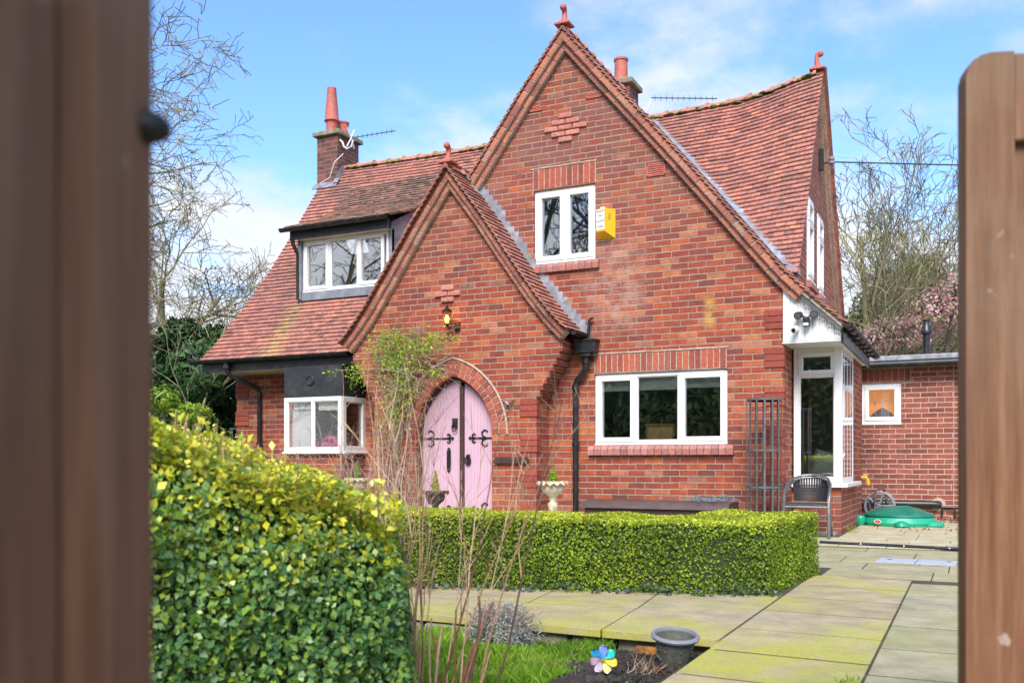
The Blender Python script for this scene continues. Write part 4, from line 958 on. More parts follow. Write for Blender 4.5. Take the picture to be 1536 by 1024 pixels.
# aerials
def aerial(base,arm,mast,direction,L,label,scale=1):
    t=empty('tv_aerial',base,label,'aerial'); mb=MB(); mb.tube([V(base)+V(p) for p in arm],.016,8); build('bracket',mb,M['white'],t,smooth=True)
    mb=MB(); o=V(base)+V(mast); d=V(direction).normalized(); s_=d.cross(Z).normalized(); mb.tube([o,o+d*L],.008,6)
    for k in range(int(L/.085)):
        p=o+d*(.06+k*.085); mb.tube([p-Z*.045,p+Z*.045],.004,4); mb.box(p,(.02,.02,.02))
    build('boom',mb,M['galv'],t)
    if scale!=1: return t
    mb=MB(); 
    for sx in (-1,1): mb.tube([o+s_*.0-d*.05,o-d*.10+Z*sx*.16+s_*.08],.012,6); mb.tube([o-d*.05,o-d*.02+Z*sx*.16-s_*.08],.012,6)
    build('reflector',mb,M['white'],t); return t
aerial((-9.62,13.18,6.22),[(-.04,0,.12),(0.03,-.02,.06),(.06,-.02,-.02),(.12,-.01,-.06),(.20,0,-.03),(.24,0,.07)],(.24,.02,.12),(1,.35,.13),.72,'white tv aerial bracketed to the left chimney')
aerial((-4.44,13.3,6.05),[(-.02,0,.12),(.02,-.01,.0),(.08,0,-.10),(.16,0,-.10),(.22,0,0),(.24,0,.10)],(.24,0,.12),(1,.55,.01),.98,'small curved tv aerial on the chimney behind the big gable',2)
mb=MB(); mb.tube([(-9.60,13.2,6.1),(-9.64,13.0,5.9),(-9.75,13.02,5.66),(-9.95,13.0,5.58),(-10.06,13.05,5.5)],.007,5); thing('aerial_cable',mb,M['white'],'pale aerial cable hanging down the left chimney','cable')
# icicle string lights under the verge mortar
mb=MB(); vp=[(-1.9,2.86),(-1.61,2.575),(-1.27,2.27)]; P_=[]
for k in range(26): u=-1.9+.63*k/25; P_.append((u,10.985,interp(vp,u)+.015*math.sin(k*1.9)))
mb.tube(P_,.004,4)
for k in range(1,26): u,y,z=P_[k]; mb.tube([(u,y,z),(u+.012,y,z-.045)],.003,4); mb.tube([(u+.012,y,z-.045),(u+.014,y,z-.06)],.006,5)
thing('string_lights',mb,M['wire'],'dark string of tiny icicle lights along the white cladding','string lights')
# ================================================================== ground and paving
G0=-.13
mb=MB(); mb.face([(-150,-150,G0),(150,-150,G0),(150,150,G0),(-150,150,G0)]); tag(build('ground',mb,M['ground'],loc=(0,0,G0)),kind='structure')
mb=MB()
def slabq(q,r,th=.045,z=0,g=.012):
    c=sum((V((*p,0)) for p in q),V())/4; dz=random.uniform(0,.0022); tx,ty=random.gauss(0,.0006),random.gauss(0,.0006); n=len(mb.v)
    for zz in (z-th,z):
        for p in q:
            d=V((*p,0))-c; d=V((d.x-math.copysign(g*.35,d.x),d.y-math.copysign(g,d.y),0)); mb.v.append((c.x+d.x,c.y+d.y,zz+dz+d.x*tx+d.y*ty))
    for f in ((0,3,2,1),(4,5,6,7),(0,1,5,4),(1,2,6,5),(2,3,7,6),(3,0,4,7)): mb.f.append(tuple(n+i for i in f)); mb.r.append(r)
rr=lambda:random.random()
# column beside the gate path
ys=[.0,.6,1.2,1.82,2.42,3.03,3.635,4.18,4.78,5.43,6.05,6.68,7.30]
for a,b in zip(ys,ys[1:]): slabq([(-1.06,a+.02),(-.371,a-.03),(-.371,b-.03),(-1.06,b+.02)],rr())
ys=[.2,.83,1.45,2.05,2.7,3.3,3.95,4.55,5.2,5.85,6.45,7.1]
# cross path in front of the hedge
f0=[(-4.6,4.50),(-3.75,4.49),(-3.05,4.475),(-2.33,4.455),(-1.66,4.425),(-1.066,4.42)]
f1=[(-4.7,4.98),(-3.85,5.0),(-3.12,5.03),(-2.38,5.12),(-1.72,5.18),(-1.066,5.24)]
f2=[(-4.8,5.3),(-3.9,5.4),(-3.2,5.55),(-2.46,5.72),(-1.80,5.86),(-1.066,6.1)]
for k in range(5):
    slabq([f0[k],f0[k+1],f1[k+1],f1[k]],rr(),.04); slabq([f1[k],f1[k+1],f2[k+1],f2[k]],rr(),.04)
pth=tag(build('path',mb,M['slab'],bevel=.003),kind='structure')
mb=MB()
for c0,c1 in ((-.368,.36),(.38,1.1),(1.12,1.85)):
    for a,b in zip(ys,ys[1:]): slabq([(c0,a),(c1,a-.0),(c1,b-.0),(c0,b)],rr())
y=7.30
for w in (.58,.5,.55,.52,.4):
    x=-1.30-random.uniform(0,.5) if y>7.36 else -1.0
    while x<3:
        l=random.choice((.62,.9,.75)); 
        if y==7.30 and x>-.4 and False: pass
        if not(-.72<x+l/2<-.0 and 8.3<y+w/2<8.8): slabq([(x,y),(x+l,y),(x+l,y+w),(x,y+w)],rr())
        else: slabq([(x,y),(x+l,y),(x+l,y+w),(x,y+w)],rr())
        x+=l
    y+=w
tag(build('pavement',mb,M['slabg'],bevel=.003),kind='structure')
mb=MB(); y=9.93
while y<15.0:
    w=random.choice((.28,.42,.34)); x=-8.5 if y<10.9 else -1.33
    x-=random.uniform(0,.4) if y<10.9 else 0
    while x<3:
        l=random.choice((.45,.62,.8)); slabq([(x,y),(x+l,y),(x+l,y+w),(x,y+w)],rr(),.045,.006); x+=l
    y+=w
for yy in (7.6,8.4,9.2):
    x=-9
    while x<-1.9: l=.75; slabq([(x,yy),(x+l,yy),(x+l,yy+.75),(x,yy+.75)],rr(),.045,0); x+=l
tag(build('patio',mb,M['slaby'],bevel=.003),kind='structure')
mb=MB(); mb.bx(-1.03,3.2,-1,7.6,-.11,-.0010); mb.bx(-4.9,-1.0,4.56,7.6,-.115,-.0014); mb.bx(-12,3.3,7.6,16,-.112,-.0006); tag(build('path_bed',mb,M['joint']),kind='structure')
# lawn / soil
mb=MB(); nx,ny=70,90
def soilz(x,y): return -.105+.012*math.sin(9*x+4*y)+.010*math.sin(23*x-17*y)+random.uniform(-.009,.012)
b0=len(mb.v)
for i in range(nx+1):
    for j in range(ny+1): x=-1.75+.70*i/nx; y=1.4+3.12*j/ny; mb.v.append((x,y,soilz(x,y)))
for i in range(nx):
    for j in range(ny): q=i*(ny+1)+j; mb.f.append((q,q+ny+1,q+ny+2,q+1)); mb.r.append(rr())
for k in range(900):
    x=random.uniform(-1.68,-1.08);y=random.uniform(2.6,4.4);s_=random.choice((.006,.01,.018)); mb.box((x,y,-.095),(s_,s_*1.2,s_*.8),Euler((random.random()*3,random.random()*3,random.random()*3)).to_matrix(),rr())
tag(build('soil_bed',mb,M['soil'],fix=False),'dark crumbly soil beside the slab path','soil bed',kind='stuff')
mb=MB(); mb.bx(-7,-1.66,1.0,4.5,-.125,-.10); tag(build('lawn_base',mb,M['ground']),kind='structure')
n=42000; P=np.column_stack([rng.uniform(-3.6,-1.60,n),rng.uniform(2.5,4.46,n),np.full(n,-.10)]); P[:,0]+=rng.normal(0,.02,n)
me=bpy.data.meshes.new('lawn_grass'); h=rng.uniform(.02,.055,n)*(1+.5*np.sin(P[:,0]*7)*np.sin(P[:,1]*9)); ang=rng.uniform(0,6.28,n); w=.0018
dx,dy=np.cos(ang)*w,np.sin(ang)*w; lx,ly=rng.normal(0,.35,n)*h,rng.normal(0,.35,n)*h
v=np.zeros((n,4,3)); v[:,0]=P; v[:,0,0]-=dx; v[:,0,1]-=dy; v[:,1]=P; v[:,1,0]+=dx; v[:,1,1]+=dy
v[:,2]=P; v[:,2,0]+=dx*.8+lx*.4; v[:,2,1]+=dy*.8+ly*.4; v[:,2,2]+=h*.6; v[:,3]=P; v[:,3,0]+=lx; v[:,3,1]+=ly; v[:,3,2]+=h
me.vertices.add(n*4); me.vertices.foreach_set('co',v.ravel()); me.loops.add(n*4); me.loops.foreach_set('vertex_index',np.arange(n*4,dtype=np.int32)); me.polygons.add(n); me.polygons.foreach_set('loop_start',np.arange(0,n*4,4,dtype=np.int32)); me.update(calc_edges=True)
pat=.5+.25*np.sin(P[:,0]*5+1)*np.sin(P[:,1]*6)+rng.normal(0,.18,n); at=me.attributes.new('rnd','FLOAT','FACE'); at.data.foreach_set('value',np.clip(pat,0,1).astype(np.float32)); me.materials.append(M['grass'])
o=bpy.data.objects.new('lawn_grass',me); COL.objects.link(o); tag(o,'bright green short lawn grass below the path edge','lawn',kind='stuff')
# edging wall of rough stone below the slabs
t=empty('edging_wall',(-2.2,4.5,G0),'low mossy rubble edging wall under the slab path','edging wall')
mb=MB(); x=-4.6
while x<-1.12:
    l=random.uniform(.12,.34); d=random.uniform(0,.03)
    mb.box((x+l/2,4.525+d,-.085),(l-.012,.12,.075),Euler((0,0,random.gauss(0,.03))).to_matrix(),rr(),random.uniform(.9,.98)); x+=l
build('stone',mb,M['stone'],t,bevel=.014)
mb=MB(); mb.box((-1.42,4.47,-.088),(.17,.03,.045),None,.5,.8); build('lichen_stone',mb,plain('orange_lichen',(.40,.17,.04),.95,.5,30,.01,dirt=(.1,.07,.04),dsc=25,damt=.8),t,bevel=.01)
# dark rail across the paving, drain cover
mb=MB(); P_=[(-1.40+1.9*k/14,10.17-.36*k/14-.01*math.sin(k),.035) for k in range(15)]; mb.tube([(x,y,.02) for x,y,z in P_],.016,8); thing('ground_cable_duct',mb,M['black'],'black pipe laid across the paving in front of the patio','pipe',smooth=True)
mb=MB()
for k in (3,6,9,12): x,y,z=P_[k]; mb.box((x,y-.016,.024),(.012,.008,.012))
build('clip',mb,M['paper'],bpy.data.objects['ground_cable_duct'])
t=empty('drain_cover',(-.42,8.62,0),'pale steel inspection cover set in the paving','drain cover')
m=Euler((0,0,-.05)).to_matrix()
mb=MB(); mb.box((-.56,8.63,.006),(.30,.34,.012),m); mb.box((-.25,8.615,.006),(.30,.34,.012),m); build('plate',mb,M['drain'],t,bevel=.003)
mb=MB(); 
for dx in (-.62,-.16): mb.box((dx,8.66,.014),(.035,.012,.004),m)
build('lifting_eye',mb,M['iron'],t)
# ================================================================== garden objects
# grey plastic pot
_n0=None
t=empty('plant_pot',(-1.235,4.26,-.10),'grey rimmed empty plastic plant pot on the soil by the path','plant pot')
mb=MB(); mb.lathe((-1.235,4.26,-.10),[(.068,0),(.072,.01),(.094,.135),(.090,.135),(.064,.02),(.0,.02)],28,cap=False); build('body',mb,M['potgrey'],t,smooth=True)
mb=MB(); mb.lathe((-1.235,4.26,.028),[(.092,0),(.108,.0),(.113,.010),(.108,.020),(.097,.021),(.092,.01),(.092,0)],32,cap=False); build('rim',mb,M['greyp'],t,smooth=True)
mb=MB()
for k in range(60):
    a=random.uniform(0,6.28); q=random.uniform(.03,.13); mb.box((-1.235+.0+(.068+q*.19)*math.cos(a),4.26+(.068+q*.19)*math.sin(a),-.10+q),(.010,.010,.008),Euler((a,a,a)).to_matrix(),rr())
build('dimple',mb,M['potgrey'],t)
t.rotation_euler=(R(7),R(5),0)
# pinwheel
c=V((-1.434,3.86,-.018)); t=empty('pinwheel',(-1.434,3.86,-.12),'garden pinwheel with rainbow pastel petals on a thin stick','pinwheel')
mb=MB(); mb.tube([(-1.434,3.875,-.13),(-1.434,3.87,-.01)],.003,6); build('stick',mb,M['wire'],t)
fw_=V((.33,-.94,.05)).normalized(); ex=fw_.cross(Z).normalized()*-1; ez=Z
cols=[(.20,.30,.80),(.0,.42,.36),(.85,.52,.01),(.80,.74,.25),(.75,.62,.76),(.82,.52,.68),(.03,.42,.80)]
for k,cc in enumerate(cols):
    a=R(86-k*51.4); d=ex*math.cos(a)+ez*math.sin(a); s_=ex*-math.sin(a)+ez*math.cos(a)
    mb=MB(); n=8; prof=[(.006,.004),(.020,.012),(.034,.019),(.046,.021),(.055,.016),(.062,.006)]
    A=[c+d*p[0]+s_*(-p[1]*.75)+fw_*(.012+.002*i) for i,p in enumerate(prof)]; B=[c+d*p[0]+s_*(p[1])+fw_*(.0) for p in prof]
    for i in range(len(prof)-1):
        q=[A[i],A[i+1],B[i+1],B[i]]; mb.face(q); mb.face([x-fw_*.0015 for x in q][::-1])
    build('petal',mb,plain('petal_%d'%k,cc,.5,.04,10,0),t,smooth=False)
mb=MB(); mb.tube([c-fw_*.01,c+fw_*.02],[.007,.008],10); build('hub',mb,M['lime'],t)
# urns with little conifers
def urn(loc,top,rad,mat,label,cm,ch,cw,clabel,glob):
    x,y=loc; t=empty('garden_urn',(x,y,0),label,'urn','urns with small conifers by the front wall'); h=top
    mb=MB(); mb.lathe((x,y,0),[(rad*.62,0),(rad*.62,.05),(rad*.42,.07),(rad*.30,.12),(rad*.27,h-.30),(rad*.34,h-.27),(rad*.3,h-.24)],18); build('pedestal',mb,M[mat],t,smooth=True)
    mb=MB(); mb.lathe((x,y,0),[(rad*.22,h-.25),(rad*.20,h-.20),(rad*.30,h-.16),(rad*.62,h-.12),(rad*.74,h-.07),(rad*.68,h-.03),(rad*.85,h-.005),(rad*.7,h-.01),(rad*.3,h-.03)],28); b_=build('bowl',mb,M[mat],t,smooth=True)
    mb=MB(); n=56; b0=len(mb.v)
    for i in range(n):
        a=2*math.pi*i/n; k=math.cos(a*14); 
        for q,z in ((rad*.72,h-.012),(rad*(.98+.03*k),h+.006+.004*k),(rad*(1.0+.03*k),h-.012-.016*(1+k))): mb.v.append((x+q*math.cos(a),y+q*math.sin(a),z))
    for i in range(n):
        j=(i+1)%n
        for k in range(2): mb.f.append((b0+i*3+k,b0+j*3+k,b0+j*3+k+1,b0+i*3+k+1)); mb.r.append(.5)
    build('scalloped_rim',mb,M[mat],b_,smooth=True)
    m_=900; zz=rng.uniform(0,1,m_)**1.3; q=cw*(1-zz)**.8*rng.uniform(.3,1,m_)**.5*(1+.25*np.sin(zz*23)); a=rng.uniform(0,6.28,m_)
    P=np.column_stack([x+q*np.cos(a),y+q*np.sin(a),h-.02+zz*ch]); N=np.column_stack([np.cos(a),np.sin(a),np.full(m_,.9)])
    lf=leafmesh('dwarf_conifer',P,N,.028,M[cm],loc=(x,y,h-.02),spread=.5,aspect=.35,seed=int(x*-100),upb=1.5); tag(lf,clabel,'conifer')
urn((-4.33,10.0),.62,.185,'urnw','pale stone garden urn with scalloped rim right of the door','lime',.19,.07,'tiny bright green conifer growing in the pale stone urn',0)
urn((-5.90,10.0),.49,.165,'urnd','dark rusty garden urn with scalloped rim before the pink door','gold',.27,.07,'small golden yellow conifer growing in the dark urn',0)
urn((-7.06,10.0),.64,.165,'urnw','pale garden urn half hidden by twigs below the left bay window','lime',.24,.06,'slender green conifer in the urn below the left bay window',0)
# obelisk plant cage
def cage(x,y,r,h,label,n=14,g=None,base=0):
    t=empty('plant_support',(x,y,base),label,'plant support',g)
    mb=MB()
    for k in range(n):
        a=2*math.pi*k/n; mb.box((x+r*math.cos(a),y+r*math.sin(a),base+h/2),(.004,.022,h),Euler((0,0,a)).to_matrix())
    build('upright',mb,M['galv'],t)
    for z in (.05,h*.36,h*.62,h-.03):
        mb=MB(); mb.lathe((x,y,base+z),[(r+.003,0),(r+.003,.025),(r+.0,.025),(r,0)],28); build('hoop',mb,M['galv'],t,fix=False)
    return t
cage(-2.05,10.6,.19,1.55,'tall grey metal strip plant cage standing against the wall right of the wide window')
cage(-10.9,12.2,.22,1.42,'grey metal plant cage left of the cottage among the shrubs')
# black bistro chair
t=empty('garden_chair',(-1.63,11.0,0),'black metal and rattan garden chair standing below the corner bay','chair')
cx,cy=-1.63,10.98
mb=MB(); mb.box((cx,cy,.37),(.42,.40,.035)); build('seat',mb,M['rattan'],t,bevel=.016)
mb=MB(); n=17
for k in range(n):
    a=R(-62+124*k/(n-1)); x=cx+.20*math.sin(a)*1.02; y=cy+.08+.14*math.cos(a); hh=.66-.05*(abs(k-8)/8)**2.5
    mb.box((x,y,(.40+hh)/2),(.020,.012,hh-.40),Euler((R(-5),0,-a)).to_matrix())
for z in (.42,.48,.52,.58): mb.tube([(cx+.205*math.sin(R(a)),cy+.078+.14*math.cos(R(a)),z) for a in range(-62,63,12)],.008,5)
build('backrest',mb,M['rattan'],t)
for s_ in (-1,1):
    for off in (0,.028):
        mb=MB(); mb.tube([(cx,cy+.22,.70-off),(cx+s_*.10,cy+.21,.695-off),(cx+s_*(.19-off*.3),cy+.14,.66-off),(cx+s_*(.235-off*.4),cy+.0,.60-off),(cx+s_*(.245-off*.4),cy-.15,.52-off),(cx+s_*(.245-off*.4),cy-.20,.40),(cx+s_*(.25-off*.4),cy-.22,.0)],.013,8)
        build('arm_and_leg',mb,M['galv'],t,smooth=True)
    mb=MB(); mb.tube([(cx+s_*.2,cy+.18,.37),(cx+s_*.22,cy+.24,0)],.013,8); build('leg',mb,M['galv'],t)
mb=MB(); mb.tube([(cx-.24,cy-.20,.25),(cx+.24,cy-.20,.25)],.010,6); mb.tube([(cx-.24,cy-.19,.35),(cx+.24,cy-.19,.35)],.016,8); build('stretcher',mb,M['galv'],t)
# long storage bench with dark lid, behind the hedge
t=empty('storage_bench',(-3.3,10.65,0),'long low dark brown storage box with curved lid behind the hedge','storage box')
mb=MB(); mb.bx(-4.12,-2.45,10.45,10.88,0.01,.31); build('box',mb,M['jamb'],t,bevel=.015)
mb=MB(); A=[];pr=[(10.41,.31),(10.42,.355),(10.47,.385),(10.85,.40),(10.92,.39),(10.92,.31)]
for i in range(len(pr)): j=(i+1)%len(pr); mb.face([(-4.17,*pr[i]),(-2.40,*pr[i]),(-2.40,*pr[j]),(-4.17,*pr[j])])
mb.face([(-4.17,*p) for p in pr]); mb.face([(-2.4,*p) for p in pr][::-1])
build('lid',mb,plain('dark_brown_lid',(.085,.055,.05),.5,.2,8,.001),t,bevel=.01)
g_=np.random.default_rng(4); mb=MB()
for k in range(60):
    p=V((-2.75+g_.normal(0,.16),10.55+g_.normal(0,.08),.41)); q=p+V((g_.normal(0,.12),g_.normal(0,.05),0)); mb.tube([p,(p+q)/2+Z*abs(g_.normal(.03,.02)),q],.003,4,rr())
thing('garden_netting',mb,plain('blue_netting',(.10,.22,.26),.7,.3,8,0),'heap of blue green garden netting on the storage box','netting')
# turtle sandpit
cx,cy=-.86,13.62; t=empty('sandpit',(cx,cy,0),'green plastic turtle shaped sandpit with domed lid by the extension','sandpit')
mb=MB(); mb.lathe((cx,cy,0),[(.42,0),(.455,.01),(.47,.05),(.44,.11),(.42,.135),(.40,.14)],36,.5,1,.9); build('tray',mb,M['green'],t,smooth=True)
mb=MB(); mb.lathe((cx,cy,0),[(.435,.128),(.445,.135),(.44,.155),(.40,.175),(.36,.19),(.25,.235),(.12,.26),(.0,.268)],40,.5,1,.9); lid=build('lid',mb,plain('dark_green_plastic',(.004,.15,.095),.35,.12,6,.001,dirt=(.08,.2,.15),dsc=6,damt=.4),t,smooth=True)
mb=MB()
for k in range(14): a=2*math.pi*k/14; mb.lathe((cx+.40*math.cos(a),cy+.36*math.sin(a),.165),[(.010,0),(.012,.01),(.004,.016)],8)
build('stud',mb,M['green'],lid,smooth=True)
mb=MB(); mb.tube([(cx+.0,cy-.2,.252),(cx+.03,cy-.14,.262),(cx+.10,cy-.1,.262),(cx+.16,cy-.12,.25)],.008,6); build('moulded_line',mb,M['green'],lid)
for dx,dy,a,nm in ((.06,-.40,-90,'flipper'),(.40,-.16,0,'flipper'),(-.40,.25,150,'flipper')):
    mb=MB(); mb.lathe((0,0,0),[(.10,0),(.13,.02),(.12,.06),(.05,.085),(0,.09)],16,.5,1.25,.75); m=Euler((0,0,R(a))).to_matrix(); mb.v=[tuple(V((cx+dx,cy+dy,0))+m@V(p)) for p in mb.v]; build(nm,mb,M['green'],t,smooth=True)
mb=MB(); mb.lathe((cx-.47,cy-.22,0),[(.05,0),(.065,.03),(.075,.11),(.06,.135),(.02,.14)],16); build('head',mb,M['green'],t,smooth=True)
mb=MB(); mb.lathe((0,0,0),[(.05,0),(.05,.006)],24,.5,1,.6); m=Matrix((V((.93,-.3,0)),V((0,0,1)),V((.28,-.94,.1)).normalized())).transposed(); mb.v=[tuple(V((cx-.235,cy-.385,.07))+m@V(p)) for p in mb.v]; lb=build('label',mb,M['paper'],t)
mb=MB(); mb.lathe((0,0,0),[(.042,0),(.042,.008)],24,.5,1,.55); mb.v=[tuple(V((cx-.235,cy-.385,.07))+m@V(p)) for p in mb.v]; build('label_field',mb,plain('label_red',(.5,.12,.10),.5,.1,5,0),t)
# hose reel
t=empty('hose_reel',(-1.18,14.25,0),'grey garden hose reel standing behind the green sandpit','hose reel')
for dy in (-.09,.09):
    mb=MB(); c=V((-1.15,14.25+dy,.24)); mb.tube([c+V((.19*math.cos(a),0,.19*math.sin(a))) for a in lin(0,6.283,24)],.016,8)
    for k in range(5): a=1.257*k; mb.tube([c,c+V((.19*math.cos(a),0,.19*math.sin(a)))],.014,6)
    build('reel_side',mb,M['greyp'],t,smooth=True)
mb=MB()
for k in range(7): mb.tube([(-1.15+.13*math.cos(a),14.19+.02*k,.24+.13*math.sin(a)) for a in lin(0,6.283,20)],.011,6)
build('hose',mb,M['potgrey'],t,smooth=True)
mb=MB()
for dx in (-.05,.12): pass
mb.tube([(-1.22,14.1,.02),(-1.20,14.12,.30),(-1.19,14.12,.46),(-1.15,14.2,.475),(-1.10,14.3,.47),(-1.08,14.36,.40),(-1.07,14.38,.02)],.012,8); build('handle_frame',mb,M['galv'],t,smooth=True)
# ================================================================== gates
def gate(P0,D,N,length,label,latch=False):
    P0=V((*P0,0));D=V((*D,0));N=V((*N,0)); m=Matrix((D,N,Z)).transposed()
    t=empty('garden_gate',tuple(P0+V((0,0,.03))),label,'gate')
    def b(mb,a0,a1,z0,z1,n0,n1): mb.box(P0+D*((a0+a1)/2)+N*((n0+n1)/2)+Z*((z0+z1)/2),(a1-a0,n1-n0,z1-z0),m)
    T=1.59
    for i,(a0,a1) in enumerate(((0,.085),(length-.085,length))):
        mb=MB(); pts=[(a0,.03),(a1,.03),(a1,T)]
        if i==0: pts+=[(a0+.045,T),(a0+.028,T-.004),(a0+.013,T-.013),(a0+.004,T-.028),(a0,T-.045)]
        else: pts+=[(a0,T)]
        A=[P0+D*u+Z*v+N*0 for u,v in pts];B=[p-N*.045 for p in A]; mb.face(A); mb.face(B[::-1])
        for k in range(len(A)): q=(k+1)%len(A); mb.face([A[k],A[q],B[q],B[k]])
        build('stile',mb,M['gate'],t,bevel=.006)
    for z0,z1 in ((T-.165,T-.002),(.20,.32)): mb=MB(); b(mb,.086,length-.086,z0,z1,-.042,-.002); build('rail',mb,M['gate'],t,bevel=.005)
    mb=MB(); x=.088; k=0
    while x<length-.1: b(mb,x,x+.088,.06,T-.05,-.040,-.020); x+=.094
    build('board',mb,M['gate'],t,bevel=.004)
    mb=MB(); p0=P0+D*.1+Z*.34-N*.008; p1=P0+D*(length-.1)+Z*(T-.1)-N*.008; d=(p1-p0).normalized(); mb.box((p0+p1)/2,((p1-p0).length,.02,.07),Matrix((d,N,d.cross(N))).transposed()); build('brace',mb,M['gate'],t,bevel=.004)
    if latch:
        mb=MB(); c=P0+D*.012+Z*1.05-N*.004; mb.tube([c,c+N*.006,c+N*.014-D*.004,c+N*.019-D*.006],[.012,.0115,.009,.004],14); build('latch',mb,M['iron'],t,smooth=True)
fwd=V((-.4368,.8996)); rgt=V((.8996,.4368))
cam2=lambda r,d:(rgt.x*r+fwd.x*d,rgt.y*r+fwd.y*d)
gd=(rgt*1-fwd*.12).normalized(); gate(cam2(.842,1.75),(gd.x,gd.y),(gd.y,-gd.x),.95,'weathered brown wooden gate leaf standing open on the right')
gate(cam2(-.240,.63),(-fwd.x,-fwd.y),(rgt.x,rgt.y),.95,'weathered brown wooden gate leaf with dark latch standing open on the left',True)
# ================================================================== hedges
def hedge(name,foot,hf,label,leafmat,size,dens,top_new,seed,rnd_r=.06,layers=.05,coreoff=.05,bumpy=.015,g=None,lo=0.0,hi=.55,nt=.12,ztop_extra=0):
    """foot: polygon (counter-clockwise), hf(x,y): height"""
    g_=np.random.default_rng(seed); foot=[V(p) for p in foot]; cen=sum(foot,V((0,0)))/len(foot)
    Pn=[];Nn=[];Tp=[]
    for a,b in zip(foot,foot[1:]+foot[:1]):
        L=(b-a).length; n=V(((b-a).y,-(b-a).x)).normalized(); hm=max(hf(*a),hf(*b)); k=int(L*hm*dens)
        for u,v,w in g_.uniform(0,1,(k,3)):
            p=a.lerp(b,u); h=hf(*p); z=v*h; dpt=w*w*layers
            rd=max(0,z-(h-rnd_r))/rnd_r; ins=rnd_r*(1-math.sqrt(max(0,1-rd*rd)))
            bm=bumpy*(math.sin(p.x*11+z*9+seed)+math.sin(p.y*13-z*15+seed))
            q=p-n*(ins+dpt+bm); Pn.append((q.x,q.y,z)); Nn.append((n.x,n.y,.25+rd)); Tp.append(rd*.5 + max(0,1-(h-z)/nt)*.6)
    xs=[p.x for p in foot];ys_=[p.y for p in foot]
    area=(max(xs)-min(xs))*(max(ys_)-min(ys_)); k=int(area*dens*1.1)
    def inside(x,y):
        c=False
        for a,b in zip(foot,foot[1:]+foot[:1]):
            if (a.y>y)!=(b.y>y) and x<(b.x-a.x)*(y-a.y)/(b.y-a.y)+a.x: c=not c
        return c
    U=g_.uniform(0,1,(k,3))
    for u,v,w in U:
        x=min(xs)+u*(max(xs)-min(xs));y=min(ys_)+v*(max(ys_)-min(ys_))
        if not inside(x,y): continue
        h=hf(x,y)+bumpy*(math.sin(x*12+seed)+math.sin(y*14)); Pn.append((x,y,h-w*w*layers+ztop_extra*(w>.9)*.03)); Nn.append((0,0,1)); Tp.append(1)
    P=np.array(Pn);N=np.array(Nn);Tp=np.array(Tp); n=len(P)
    cl=.5+.5*np.sin(P[:,0]*4.1+P[:,2]*6+seed)*np.sin(P[:,1]*3.7-P[:,2]*5)
    r=g_.uniform(lo,hi,n)+cl*.16+np.clip(Tp,0,1)*top_new*g_.uniform(.35,1.1,n)
    t=empty(name,(cen.x,cen.y,0),label,'hedge',g)
    leafmesh('foliage',P,N,size,leafmat,t,rnd=np.clip(r,0,1),spread=.75,seed=seed,upb=.6,aspect=.68)
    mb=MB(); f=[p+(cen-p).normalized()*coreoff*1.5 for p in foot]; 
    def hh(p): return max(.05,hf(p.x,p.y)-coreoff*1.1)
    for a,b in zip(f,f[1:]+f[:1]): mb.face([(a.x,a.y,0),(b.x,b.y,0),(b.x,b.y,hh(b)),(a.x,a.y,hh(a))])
    mb.face([(p.x,p.y,hh(p)) for p in f]); build('dark_core',mb,M['core'],t,fix=False); return t  # solid dark core, added to block light passing through the leaves
hl=lambda x,y: interp([(-5,.53),(-3.4,.515),(-1.9,.475),(-1.1,.47)],x)-.012
hedge('box_hedge',[(-4.9,5.15),(-3.4,5.42),(-2.4,5.68),(-1.70,5.88),(-1.14,6.08),(-1.02,7.35),(-1.75,7.35),(-1.8,6.55),(-3.5,6.05),(-4.9,5.75)],hl,'long clipped low box hedge across the garden in front of the cottage',M['leafbox'],.017,11500,.5,3,rnd_r=.035,layers=.035,coreoff=.035,bumpy=.008,nt=.09,hi=.60)
hp=lambda x,y: interp([(-3.6,1.10),(-2.6,1.03),(-2.12,.96),(-1.95,.80),(-1.80,.70),(-1.60,.63)],x*.8-.2*(y)*1.05+.03 if False else x)
def hp(x,y):
    # height falls towards the right-hand end nearest the lawn
    r=x*.8996+y*.4368; d=-x*.4368+y*.8996
    return interp([(-1.8,.98),(-1.15,.94),(-.95,.885),(-.72,.80),(-.5,.725),(-.36,.68),(-.2,.60)],r*3.0/max(d,2))
def cp(u,d): return cam2(u*d,d)
hedge('privet_hedge',[cp(-.66,2.35),cp(-.40,2.55),cp(-.20,2.85),cp(-.112,3.05),cp(-.125,3.75),cp(-.62,3.3)],hp,'big yellow tipped privet hedge in the near left foreground',M['leafpriv'],.0245,13000,.58,9,rnd_r=.20,layers=.10,coreoff=.10,bumpy=.022,nt=.34,hi=.57,ztop_extra=1)
ph=bpy.data.objects['privet_hedge']; mb=MB(); LP=[]
for k in range(150):
    f=random.random(); u=-.62+.50*f; d=random.uniform(2.55,3.3)+.25*f; x,y=cp(u,d); z=hp(x,y)-.02; h=random.uniform(.03,.10); tx,ty=random.gauss(0,.02),random.gauss(0,.02)
    mb.tube([(x,y,z-.03),(x+tx,y+ty,z+h)],.0018,4,rr())
    for j in range(7): q=j/6; LP.append((x+tx*q+random.gauss(0,.008),y+ty*q+random.gauss(0,.008),z+h*q))
tag(build('shoot',mb,M['twig'],ph,fix=False),kind='stuff'); LP=np.array(LP); leafmesh('shoot_leaf',LP,np.tile([0,0,1.],(len(LP),1)),.026,M['leafpriv'],ph,rnd=rng.uniform(.6,1,len(LP)),spread=.8,seed=77,aspect=.6)
